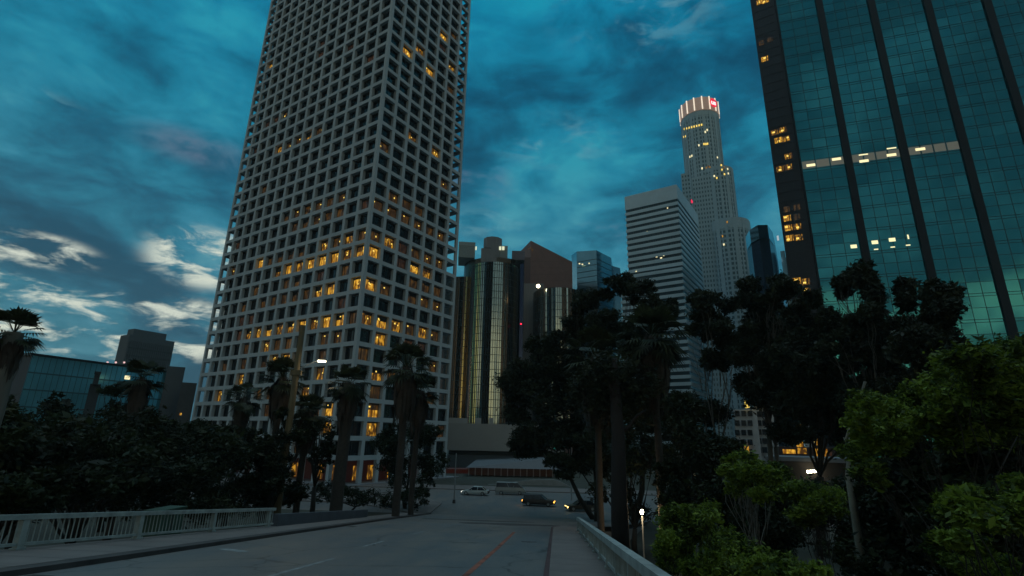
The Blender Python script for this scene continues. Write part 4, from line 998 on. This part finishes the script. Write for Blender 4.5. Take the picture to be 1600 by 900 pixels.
car('parked_car', 'pale silver saloon with dull white headlamps, left of the dark estate car', cpos(742, 97), 278, pnt('silver_car_paint', (.36, .40, .40)), 4.8, 1.85, 1.45, False, whi, None)
car('grey_van', 'grey panel van waiting between the silver saloon and the dark estate car', cpos(798, 99), 95, pnt('grey_van_paint', (.20, .22, .22)), 5.4, 2.0, 2.1, False, None, None, True)
for o in bpy.data.objects:
    if o.name.startswith('parked_car'): o.name = o.name.replace('parked_car', 'car')

# ================================================================== STREET FURNITURE
def light(P, e, c=(1, .8, .5), r=.12):
    l = bpy.data.lights.new('lamp_light', 'POINT'); l.energy = e; l.color = c; l.shadow_soft_size = r; o = link(bpy.data.objects.new('lamp_light', l)); o.location = tuple(float(q) for q in P); return o
# timber pole with lamp arm
pD = 58.; q = at(455, 640, pD); pb = np.array([q[0], q[1], GZ]); ptop = zat(468, 508, pD)
tp = thing('timber_street_pole', pb, 'tall brown timber pole with lit lamp on an arm before the pale grid tower', 'street lamp')
b = MB(); b.tube([pb, pb+[0, 0, (ptop-GZ)*.5], pb+[0, 0, ptop-GZ]], [.36, .33, .28], 12); b.build('pole', M['wood'], tp)
lp = at(503, 564, pD-.5); az_ = pb*[1, 1, 0]
zl = lp[2]; aa = pb*[1, 1, 0]+[0, 0, zl-1.0]
b = MB(); b.tube([aa, aa*.35+lp*.65+[0, 0, .2], lp+[0, 0, .18]], [.06, .05, .05], 8); b.build('arm', M['metal'], tp)
b = MB(); u = (lp-aa)*[1, 1, 0]; u /= np.linalg.norm(u); v = np.array([-u[1], u[0], 0]); b.obox(lp, u, v, -.45, .45, -.17, .17, .05, .2); hd = b.build('lamp_head', M['metal'], tp)
b = MB(); b.obox(lp, u, v, -.38, .38, -.14, .14, -.12, .045); b.build('lens', M['lampw'], hd)
light(lp-[0, 0, .4], 110)
b = MB(); b.obox(pb*[1, 1, 0]+[0, 0, zl-1.6], u, v, -.5, .5, -.35, .35, 0, .5); b.build('bracket', M['wood'], tp)
# slim lamp at the left edge
D = 38.; q = at(8, 620, D); pb = np.array([q[0], q[1], GZ]); lp = at(20, 575, D)
ls = thing('street_lamp', pb, 'slim pale street lamp with a small lit head beside the leftmost palm', 'street lamp')
b = MB(); b.tube([pb, pb*[1, 1, 0]+[0, 0, lp[2]-.9], lp*[.5, .5, 0]+pb*[.5, .5, 0]+[0, 0, lp[2]-.1]], [.11, .09, .06], 8); b.build('pole', M['metal'], ls)
b = MB(); b.ball(lp, .13, 8, (1.5, 1, .7)); b.build('lamp_head', M['lampw'], ls); light(lp-[0, 0, .3], 60)
# ground floodlight
D = 44; lp = at(1003, 800, D); q = np.array([lp[0], lp[1], GZ])
fl_ = thing('path_lamp', q, 'bright lamp on a short post glowing between the two palm trunks', 'lamp')
b = MB(); b.tube([q, lp-[0, 0, .28]], [.07, .06], 8); b.build('post', M['metal'], fl_); b = MB(); b.ball(lp, .16, 10, (.9, .9, 1.25)); b.build('globe', M['lampw'], fl_); light(lp-adir(14)*.6, 220, (1, .72, .4))
# corner pole and signals
D = 84; q = at(709, 790, D); pb = np.array([q[0], q[1], GZ+.14])
sg = thing('corner_pole', pb, 'bare grey pole on the far left corner of the junction', 'pole')
b = MB(); b.tube([pb, pb*[1, 1, 0]+[0, 0, zat(712, 708, D)]], [.11, .08], 8); b.build('shaft', M['metal'], sg); b = MB(); b.tube([pb, pb+[0, 0, .5]], [.26, .2], 10); b.build('base', M['frame_dark'], sg)
D = 92; q = at(893, 785, D); pb = np.array([q[0], q[1], GZ+.02]); lp = at(866, 697, D)
ts = thing('traffic_signal', pb, 'traffic signal on a mast arm showing green through the trees', 'traffic light')
b = MB(); b.tube([pb, pb*[1, 1, 0]+[0, 0, lp[2]+.3], lp+[0, 0, .75]], [.13, .10, .06], 8); b.build('mast', M['metal'], ts)
b = MB(); b.obox(lp, adir(95), adir(5), -.22, .22, 0, .3, -.55, .55); hs = b.build('housing', M['frame_dark'], ts)
b = MB(); b.ball(lp-adir(5)*.05-[0, 0, .33], .17, 10); b.build('green_lamp', mat('green_signal', (0, .2, .15), emis=(.10, .9, .72), estr=1.5), hs)
for dz, nm, c in ((0, 'amber_lamp', (.05, .03, .0)), (.33, 'red_lamp', (.05, .0, .0))):
    b = MB(); b.ball(lp-adir(5)*.05+[0, 0, dz], .14, 8); b.build(nm, mat('unlit_'+nm, c, .4), hs)
b = MB(); b.obox(lp+[0, 0, .0], adir(95), adir(5), .5, 2.3, 0, .08, -.1, .5); b.build('street_sign', mat('teal_sign_face', (.05, .25, .24), .4, emis=(.1, .5, .45), estr=.35), ts)
# green cabinet behind left railing
q = rp(27.5, -20.5, 0); cb = thing('utility_cabinet', q, 'green utility cabinet just behind the left railing', 'cabinet')
b = MB(); b.obox(q, rf, rr, -.9, .9, -.45, .45, -.8, 1.12); b.obox(q, rf, rr, -.96, .96, -.5, .5, 1.123, 1.19); b.build('box', mat('dull_green_paint', (.025, .06, .04), .7, noise=.2), cb)
b = MB(); b.obox(q, rf, rr, -.02, .02, .452, .47, -.1, 1.05); b.build('door_seam', M['frame_dark'], cb)
for i, x in enumerate((614, 648)):
    q = onz(x, 786, GZ); q = np.array([q[0], q[1], GZ]); b = MB(); b.tube([q, q+[0, 0, 1.5], q+[0, 0, 1.62]], [.22, .22, .12], 10)
    tag(b.build('bollard', M['pale']), 'short pale post by the far kerb, %s the round dark tree' % ('at the left of' if i == 0 else 'under the trunk of'), 'bollard', 'pale posts near the crossing')

# ================================================================== TREES
def leaves(cent, rad, n, size, r, droop=0.):
    """cent (k,3), rad (k,3): leaf quads clustered in tufts inside each ellipsoid"""
    out = []
    vol = rad[:, 0]*rad[:, 2]; share = vol/vol.sum()
    for c, q, s in zip(cent, rad, share):
        m = max(30, int(n*s)); nt = max(6, int(m/38))
        d = r.normal(size=(nt, 3)); d /= np.linalg.norm(d, axis=1)[:, None]; tuft = c+d*q*(r.uniform(.25, 1.0, (nt, 1))**.5)*r.uniform(.75, 1.12, (nt, 1))
        idx = r.integers(0, nt, m); sg_ = q.mean()*.17
        p = tuft[idx]+r.normal(size=(m, 3))*sg_*r.uniform(.5, 1.3, (nt, 1))[idx]
        out.append(p)
    p = np.concatenate(out); m = len(p)
    a = r.normal(size=(m, 3)); a[:, 2] = a[:, 2]*.6-droop; a /= np.linalg.norm(a, axis=1)[:, None]
    b_ = np.cross(a, r.normal(size=(m, 3))); b_ /= np.linalg.norm(b_, axis=1)[:, None]
    L_ = size*r.lognormal(-.12, .38, (m, 1)); Wd_ = L_*r.uniform(.22, .55, (m, 1))
    return np.stack([p-a*L_*.5, p+b_*Wd_*.5, p+a*L_*.5, p-b_*Wd_*.5], 1)
def limb(mb, A, B, r0, r1, r, wob=.12, n=5):
    pts = []
    Ln = np.linalg.norm(B-A)
    for k in range(n+1):
        t = k/n; p = A*(1-t)+B*t; p = p+np.array([0, 0, Ln*.10*math.sin(math.pi*t)])+(r.normal(size=3)*wob*Ln*.25*math.sin(math.pi*t)); pts.append(p)
    mb.tube(pts, [r0*(1-k/n)+r1*k/n for k in range(n+1)], 7)
def tree(name, label, cat, D, basex, clumps, n, size, leafm, barkm=None, trunk_r=.35, group=None, fork=.45, base=None, depth=.8, seed=0, lean=0., droop=0., multi=1, zb=GZ):
    """clumps: (px, py, rx_px, ry_px[, depth offset m]) turned into real positions round distance D"""
    r = np.random.default_rng(seed+int(basex)); C = []; Q = []
    for c in clumps:
        x, y, rx, ry = c[:4]; off = c[4] if len(c) > 4 else r.uniform(-1, 1)*1.6
        Dd = D+off; sc = Dd/F_PX*1.08
        C.append(at(x, y, Dd)); Q.append([rx*sc, max(rx, ry)*sc*depth, ry*sc])
    C = np.array(C); Q = np.array(Q)
    bp = at(basex, 700, D) if base is None else np.array(base, float); bp = np.array([bp[0], bp[1], zb])
    t = thing(name, bp, label, cat, group)
    tr = MB(); ctr = C.mean(0); lowest = C[:, 2].min()
    for k in range(multi):
        b0 = bp+np.array([(k-(multi-1)/2)*trunk_r*2.6, 0, 0]) if multi > 1 else bp
        mine = C[k::multi]; mq = mine.mean(0)
        fk = np.array([b0[0]*.55+mq[0]*.45, b0[1]*.55+mq[1]*.45, zb+(mine[:, 2].min()-zb)*(.55+.2*fork)])
        mid = (b0+fk)/2+r.normal(size=3)*[.25, .25, 0]
        tr.tube([b0, mid, fk], [trunk_r*1.25, trunk_r, trunk_r*.8], 10)
        st_ = max(1, len(mine)//9)
        for c in mine[::st_]: limb(tr, fk, c, trunk_r*.34, trunk_r*.06, r)
        for c, q in zip(mine[::st_], Q[k::multi][::st_]):
            for j in range(2): e = c+r.normal(size=3)*q*.55; limb(tr, c*.6+fk*.4, e, trunk_r*.16, trunk_r*.04, r)
    tr.build('trunk', barkm or M['bark'], t, smooth=True)
    quadmesh('crown', leaves(C, Q, n, size, r, droop), leafm, t)
    return t
G1 = 'tall gum trees in front of the downtown towers'
def split(clumps, k, r):     # break big clumps into several smaller ones for an uneven outline
    out = []
    for c in clumps:
        x, y, rx, ry = c[:4]
        for j in range(k):
            a = r.uniform(0, 2*math.pi); q = r.uniform(.35, .85)
            out.append((x+rx*q*math.cos(a), y+ry*q*math.sin(a), rx*r.uniform(.32, .55), ry*r.uniform(.30, .5), r.uniform(-1, 1)*rx*.09))
    return out
rt = np.random.default_rng(11)
def gum(label, D, bx, cl, n, bark='bark', tr=.35, k=4, multi=1, size=.38, leafm='leaf_dark', cat='tree', name='gum_tree', group=G1):
    return tree(name, label, cat, D, bx, split(cl, k+1, rt), int(n*2.1), size, M[leafm], M[bark], tr, group, seed=5, droop=.5, multi=multi)
gum('gum tree at the left end of the right-hand grove, dark crown hiding the podium', 72, 925, [(830, 560, 40, 30), (880, 540, 40, 30), (850, 620, 50, 40), (815, 670, 34, 30), (880, 660, 40, 32), (860, 600, 60, 50), (900, 600, 30, 40), (820, 620, 44, 40), (850, 680, 56, 36), (800, 600, 26, 26), (835, 700, 32, 16)], 42000, tr=.3)
gum('gum tree with its top in front of the blue glass tower', 66, 930, [(935, 475, 38, 26), (960, 450, 34, 18), (915, 520, 36, 30), (960, 530, 40, 40), (905, 480, 16, 14), (945, 600, 40, 40), (900, 700, 44, 26), (880, 730, 40, 20), (930, 660, 44, 40)], 46000, tr=.32)
gum('gum tree rising over the left edge of the white banded tower', 70, 985, [(990, 455, 34, 22), (1000, 500, 40, 34), (985, 560, 46, 40), (1030, 560, 40, 40), (1000, 630, 56, 44), (1040, 640, 44, 40), (1035, 488, 26, 18)], 46000)
gum('gum tree in front of the right corner of the white banded tower', 62, 1120, [(1105, 455, 34, 22), (1125, 490, 36, 26), (1095, 520, 22, 22), (1130, 545, 36, 34), (1080, 660, 50, 44), (1100, 700, 50, 40), (1060, 710, 40, 44)], 42000, 'palebark', .25)
gum('gum tree with a broad crown in front of the crowned tower base', 64, 1200, [(1185, 465, 36, 26), (1215, 455, 34, 20), (1190, 520, 40, 36), (1225, 520, 44, 40), (1165, 570, 34, 34), (1210, 590, 50, 40)], 46000, 'palebark', .28, multi=2)
gum('gum tree with its crown over the dark side of the teal tower', 60, 1262, [(1260, 480, 34, 28), (1285, 510, 36, 34), (1255, 560, 44, 44), (1300, 580, 40, 36), (1270, 630, 50, 44), (1245, 660, 34, 30), (1315, 660, 60, 50)], 48000, tr=.4)
gum('gum tree with rounded separate tufts against the teal glass', 56, 1380, [(1312, 450, 17, 22), (1348, 450, 32, 32), (1345, 435, 18, 14), (1408, 462, 22, 26), (1370, 500, 50, 26), (1320, 520, 38, 22), (1335, 555, 22, 20), (1395, 540, 44, 34), (1380, 600, 60, 36), (1300, 540, 30, 18)], 42000, 'palebark', .22, multi=2)
gum('gum tree with a single rounded dark top at the right of the grove', 52, 1450, [(1465, 470, 27, 32), (1455, 500, 28, 34), (1440, 560, 44, 36), (1480, 540, 26, 34), (1430, 620, 60, 36), (1470, 600, 40, 30)], 38000, tr=.3)
# dark understorey behind the foreground shrubs
for i, (lb_, D, bx, cl) in enumerate([
    ('dense dark tree filling the shade under the gum grove beside the thick palm trunk', 40, 1090, [(1070, 700, 56, 50), (1090, 770, 60, 60), (1060, 640, 40, 30), (1130, 740, 40, 60), (1040, 760, 30, 50)]),
    ('dense dark tree behind the path lamp, low and wide', 52, 985, [(985, 700, 40, 40), (990, 750, 44, 34), (935, 740, 32, 34), (1040, 690, 40, 50), (985, 660, 46, 40), (990, 785, 36, 26), (1045, 770, 30, 40), (950, 690, 40, 40)]),
    ('dense dark tree left of the low pavilion lamps', 36, 1190, [(1175, 790, 50, 44), (1215, 800, 50, 50), (1150, 840, 50, 50), (1230, 860, 50, 50)]),
    ('dense dark tree below and right of the pavilion lamps', 30, 1320, [(1330, 790, 60, 40), (1300, 830, 60, 50), (1380, 760, 50, 60), (1350, 870, 60, 50), (1420, 800, 60, 60), (1440, 700, 60, 60), (1400, 690, 50, 50)]),
    ('dense dark tree in the lower right corner behind the bright green leaves', 26, 1520, [(1500, 700, 80, 60), (1560, 680, 70, 60), (1520, 780, 90, 70), (1600, 760, 80, 90), (1480, 860, 80, 60), (1570, 870, 80, 60)])]):
    tree('dark_tree', lb_, 'tree', D, bx, split(cl, 4, rt), 30000, .26, M['leaf_ficus'], M['bark'], .25, 'dark trees under the gum grove', seed=9)
# bright green foreground plants
G2 = 'bright green leafy shrubs by the right railing'
tree('leafy_tree', 'large bright green leafy tree filling the right edge of the picture', 'tree', 15.5, 1500, split([(1350, 645, 36, 32, 0), (1400, 660, 50, 36, 0), (1460, 625, 46, 30, .6), (1530, 580, 60, 34, 1), (1590, 570, 50, 34, 1), (1480, 660, 60, 40, 1), (1560, 630, 60, 44, 1), (1375, 700, 40, 34, 1), (1360, 740, 26, 24, 1)], 6, rt), 90000, .105, M['leaf_green'], M['bark'], .07, seed=3, depth=1.)
tree('leafy_tree', 'lower bright green branches at the bottom right corner', 'tree', 11.5, 1560, split([(1500, 785, 40, 22, 0), (1550, 805, 60, 26, 0), (1595, 790, 36, 34, .5), (1490, 850, 44, 22, .5), (1540, 880, 44, 20, .5)], 6, rt), 40000, .085, M['leaf_green'], M['bark'], .07, seed=4, depth=1.)
tree('sapling', 'green sapling on a thin pale stem left of the four pavilion lamps', 'tree', 17, 1163, split([(1150, 730, 34, 22, 0), (1185, 745, 36, 24, 0), (1140, 720, 18, 12, 0), (1160, 760, 36, 18, 0), (1200, 770, 30, 16, .4)], 5, rt), 24000, .10, M['leaf_green'], M['palebark'], .06, seed=2, depth=1.)
tree('shrub', 'green shrub spray under the four pavilion lamps', 'shrub', 18, 1275, split([(1265, 775, 40, 20, 0), (1300, 790, 36, 18, 0), (1255, 805, 30, 18, 0)], 5, rt), 16000, .10, M['leaf_green'], M['bark'], .04, G2, seed=2, depth=1.)
tree('shrub', 'round green shrub overhanging the end of the right railing', 'shrub', 13, 1050, split([(1045, 835, 34, 34, 0), (1090, 810, 34, 24, 0), (1110, 840, 40, 30, 0), (1060, 870, 36, 26, 0)], 6, rt), 32000, .075, M['leaf_green'], M['bark'], .04, G2, seed=6, depth=1.)
tree('shrub', 'low green shrub along the bottom edge, right of the railing', 'shrub', 9.5, 1150, split([(1100, 885, 44, 26, 0), (1160, 885, 50, 26, 0), (1215, 895, 50, 24, 0), (1265, 900, 34, 18, 0), (1130, 870, 30, 20, 0)], 6, rt), 36000, .065, M['leaf_green'], M['bark'], .03, G2, seed=7, depth=1.)
# left mass
G3 = 'dark trees massed beyond the left railing'
for i, (lb_, D, bx, cl, n) in enumerate([
    ('broad dark tree at the far left, its top against the blue glass building', 55, 60, [(15, 655, 50, 28), (80, 655, 36, 24), (88, 628, 12, 18), (50, 690, 80, 36), (110, 680, 50, 30), (20, 720, 70, 44)], 36000),
    ('dark tree with a small rounded open crown beside the slim chimney', 70, 185, [(180, 608, 22, 12), (170, 640, 26, 12), (205, 645, 30, 20), (150, 672, 60, 26), (210, 670, 50, 30)], 24000),
    ('dense dark tree behind the middle of the left railing', 42, 150, [(120, 720, 80, 44), (180, 700, 80, 44), (150, 765, 100, 36), (220, 750, 60, 44), (60, 770, 80, 36)], 40000),
    ('dense dark tree under the lone palm', 50, 265, [(250, 680, 50, 34), (290, 690, 50, 30), (270, 730, 80, 44), (320, 720, 60, 44), (280, 775, 80, 26)], 36000),
    ('dark tree at the foot of the white tower, left part', 60, 350, [(320, 680, 40, 20), (360, 685, 44, 22), (400, 690, 30, 24), (350, 720, 60, 34), (400, 740, 40, 40), (370, 775, 60, 24)], 34000),
    ('dark tree beside the timber pole', 58, 425, [(430, 700, 30, 26), (415, 740, 36, 36), (450, 760, 26, 26), (440, 660, 18, 20), (478, 670, 24, 24)], 20000),
    ('ragged dark tree between the timber pole and the next palm', 66, 500, [(490, 660, 26, 24), (500, 700, 24, 20), (485, 640, 16, 12), (520, 690, 20, 24), (505, 720, 16, 16)], 9000),
    ('dense dark tree at the far left edge, lowest behind the railing', 34, 30, [(20, 760, 60, 36), (70, 740, 50, 40), (-10, 700, 50, 50), (30, 790, 60, 20)], 26000)]):
    tree('dark_tree', lb_, 'tree', D, bx, split(cl, 5, rt), n, .30, M['leaf_ficus'], M['bark'], .28, G3, seed=13)
tree('round_tree', 'rounded dark green street tree near the corner of the crossing', 'tree', 78, 640, split([(605, 710, 34, 34), (650, 700, 40, 30), (680, 725, 26, 26), (635, 740, 40, 24), (620, 685, 30, 20), (660, 680, 30, 18)], 5, rt), 34000, .30, M['leaf_ficus'], M['bark'], .25, seed=21)
tree('round_tree', 'low dark shrubbery tree between the palms left of the crossing', 'tree', 74, 560, split([(520, 765, 30, 16), (560, 775, 30, 14), (600, 775, 40, 16), (650, 775, 30, 16), (480, 775, 30, 14)], 4, rt), 14000, .28, M['leaf_ficus'], M['bark'], .15, seed=22)

# palms
def palm_mesh(seed, crown_r=2.3, nf=38, segs=13, skirt=True):
    r = np.random.default_rng(seed); F_ = []; K = []
    for i in range(nf):
        az = r.uniform(0, 2*math.pi); el = r.uniform(-55, 82)*math.pi/180
        d = np.array([math.cos(az)*math.cos(el), math.sin(az)*math.cos(el), math.sin(el)]); side = np.array([-math.sin(az), math.cos(az), 0]); nrm = np.cross(side, d)
        st = crown_r*.5; c = d*st; hub = c
        F_.append([np.zeros(3)-side*.03, c-side*.03, c+side*.03, side*.03])
        fr_ = crown_r*.52*r.uniform(.8, 1.15)
        for k in range(segs):
            a = (k-(segs-1)/2)/(segs-1)*2*1.35; u = d*math.cos(a)+side*math.sin(a); q = np.cross(nrm, u)
            w = fr_*.06; mid = hub+u*fr_*.55; tip = hub+u*fr_*(1-.18*abs(a))-np.array([0, 0, fr_*.22*r.uniform(.5, 1.4)])
            F_.append([hub, mid+q*w, tip, mid-q*w])
    for i in range(240 if skirt else 0):
        az = r.uniform(0, 2*math.pi); L0 = r.uniform(.8, 2.0)*crown_r*.8; s = np.array([math.cos(az), math.sin(az), 0]); t_ = np.array([-s[1], s[0], 0]); z0 = r.uniform(-.9, .25)*crown_r*.5
        a = s*.3+[0, 0, z0]; b_ = s*r.uniform(.45, .95)*crown_r*.42+[0, 0, z0-L0*.5]; c = s*r.uniform(.3, .75)*crown_r*.42+[0, 0, z0-L0]; w = r.uniform(.06, .2)
        K.append([a, b_+t_*w, c, b_-t_*w])
    return np.array(F_), np.array(K)
PM = [palm_mesh(s) for s in (1, 2, 3)]
G4 = 'fan palms along the street'
def palm(label, cx_px, cy_px, D, rpx, kind, trunk_r=.32, zb=GZ, m=None):
    c = at(cx_px, cy_px, D); bp = np.array([c[0], c[1], zb]); t = thing('fan_palm', bp, label, 'palm tree', G4)
    F_, K = PM[kind]; sc = rpx*D/F_PX/2.3*1.42
    a = kind*1.3+cx_px; Rm = np.array([[math.cos(a), -math.sin(a), 0], [math.sin(a), math.cos(a), 0], [0, 0, 1]])
    quadmesh('fronds', (F_@Rm.T)*sc+c, M['leaf_palm'], t); quadmesh('frond_skirt', (K@Rm.T)*sc+c, M['skirt'], t)
    b = MB(); H = c[2]-zb; n = 9
    r = np.random.default_rng(int(cx_px)); w = np.cumsum(r.normal(size=(n+1, 2))*.03, 0)
    b.tube([bp*(1-k/n)+c*(k/n)+np.array([w[k][0]-w[n][0]*k/n, w[k][1]-w[n][1]*k/n, 0]) for k in range(n+1)], [trunk_r*(1.25 if k == 0 else 1.0-.12*k/n) for k in range(n+1)], 10); b.build('trunk', m or M['palmbark'], t, smooth=True)
    return t
palm('fan palm at the far left edge with a thick pale trunk', 22, 520, 28, 24, 0, .36, m=M['palebark'])
palm('lone fan palm in front of the long blue glass building', 222, 592, 60, 22, 1, .3)
palm('small fan palm left of the timber pole', 382, 622, 68, 20, 2, .25)
palm('fan palm directly behind the timber pole', 442, 592, 62, 27, 0, .36)
palm('fan palm just right of the timber pole, short and shaggy', 482, 645, 60, 24, 1, .34)
palm('fan palm with a thick trunk in front of the tower corner', 547, 600, 55, 27, 2, .62)
palm('biggest fan palm of the pair right of the tower corner', 636, 575, 58, 34, 0, .42)
palm('lower fan palm tucked behind the biggest one', 655, 612, 64, 26, 1, .34)
palm('tall shaggy fan palm beside the right railing, left one', 932, 560, 46, 44, 1, .30)
palm('tall shaggy fan palm beside the path lamp, right one', 1018, 525, 44, 46, 2, .30)
t = thing('leaning_trunk', tuple(at(1326, 745, 30)[:2])+(GZ,), 'thin pale leaning bare trunk left of the large bright green tree', 'tree trunk')
b = MB(); c = at(1326, 745, 30); b.tube([np.array([c[0], c[1], GZ]), c, at(1334, 650, 30), at(1352, 596, 30)], [.22, .15, .13, .07], 9); b.tube([at(1334, 650, 30), at(1322, 700, 30.2)+[0, 0, .3], at(1319, 690, 30.2)+[0, 0, .2]], [.06, .05, .03], 6)
b.build('trunk', mat('smooth_pale_bark', (.20, .18, .14), .85, noise=.3, nscale=2.), t, smooth=True)
# thick dark trunk in front of the crossing
t = thing('bare_trunk_tree', tuple(at(968, 800, 40)[:2])+(GZ,), 'thick dark tree trunk standing right behind the far end of the right railing', 'tree')
b = MB(); c = at(968, 800, 40); top = at(960, 560, 40)
b.tube([np.array([c[0], c[1], GZ]), np.array([c[0]*1.0, c[1], -4]), at(966, 680, 40), at(960, 600, 40.5), top], [.72, .58, .5, .4, .2], 12)
limb(b, at(966, 690, 40), at(1010, 640, 41), .16, .06, rt); limb(b, at(962, 620, 40), at(925, 570, 41), .2, .08, rt); b.build('trunk', mat('dark_reddish_bark', (.016, .011, .010), .9, noise=.3, nscale=3, streak=True), t, smooth=True)
quadmesh('crown', leaves(np.array([at(950, 580, 41), at(985, 600, 42), at(930, 610, 42), at(965, 640, 42)]), np.array([[2.4, 2.4, 1.6]]*4), 14000, .3, np.random.default_rng(5)), M['leaf_dark'], t)

# far-off tree line that closes the horizon
r = np.random.default_rng(77); C = []; Q = []
for k in range(150):
    az = R_(-62+k*.9+r.uniform(-.3, .3)); D = r.uniform(150, 420)
    if -8 < math.degrees(az) < 3: continue
    C.append([D*math.sin(az), D*math.cos(az), GZ+4]); Q.append([9, 9, r.uniform(4, 8)])
tl = quadmesh('distant_treeline', leaves(np.array(C), np.array(Q), 60000, 1.3, r), M['leaf_ficus']); tag(tl, 'far-off low line of dark trees closing the horizon behind the streets', 'trees', kind='stuff')
# evening air
b = MB(); b.obox((0, 0, 0), np.array([1., 0, 0]), np.array([0, 1., 0]), -900, 900, -700, 1300, GZ-2, 330)
hz_ = bpy.data.materials.new('evening_haze'); hz_.use_nodes = True; nt = hz_.node_tree; nt.nodes.remove(nt.nodes['Principled BSDF'])
pv = nt.nodes.new('ShaderNodeVolumePrincipled'); pv.inputs['Color'].default_value = (.60, .90, .98, 1); pv.inputs['Density'].default_value = .00013; pv.inputs['Anisotropy'].default_value = 0.
nt.links.new(pv.outputs[0], nt.nodes['Material Output'].inputs['Volume'])
tag(b.build('haze', hz_), 'thin bluish evening air softening the far towers', 'haze', kind='stuff')
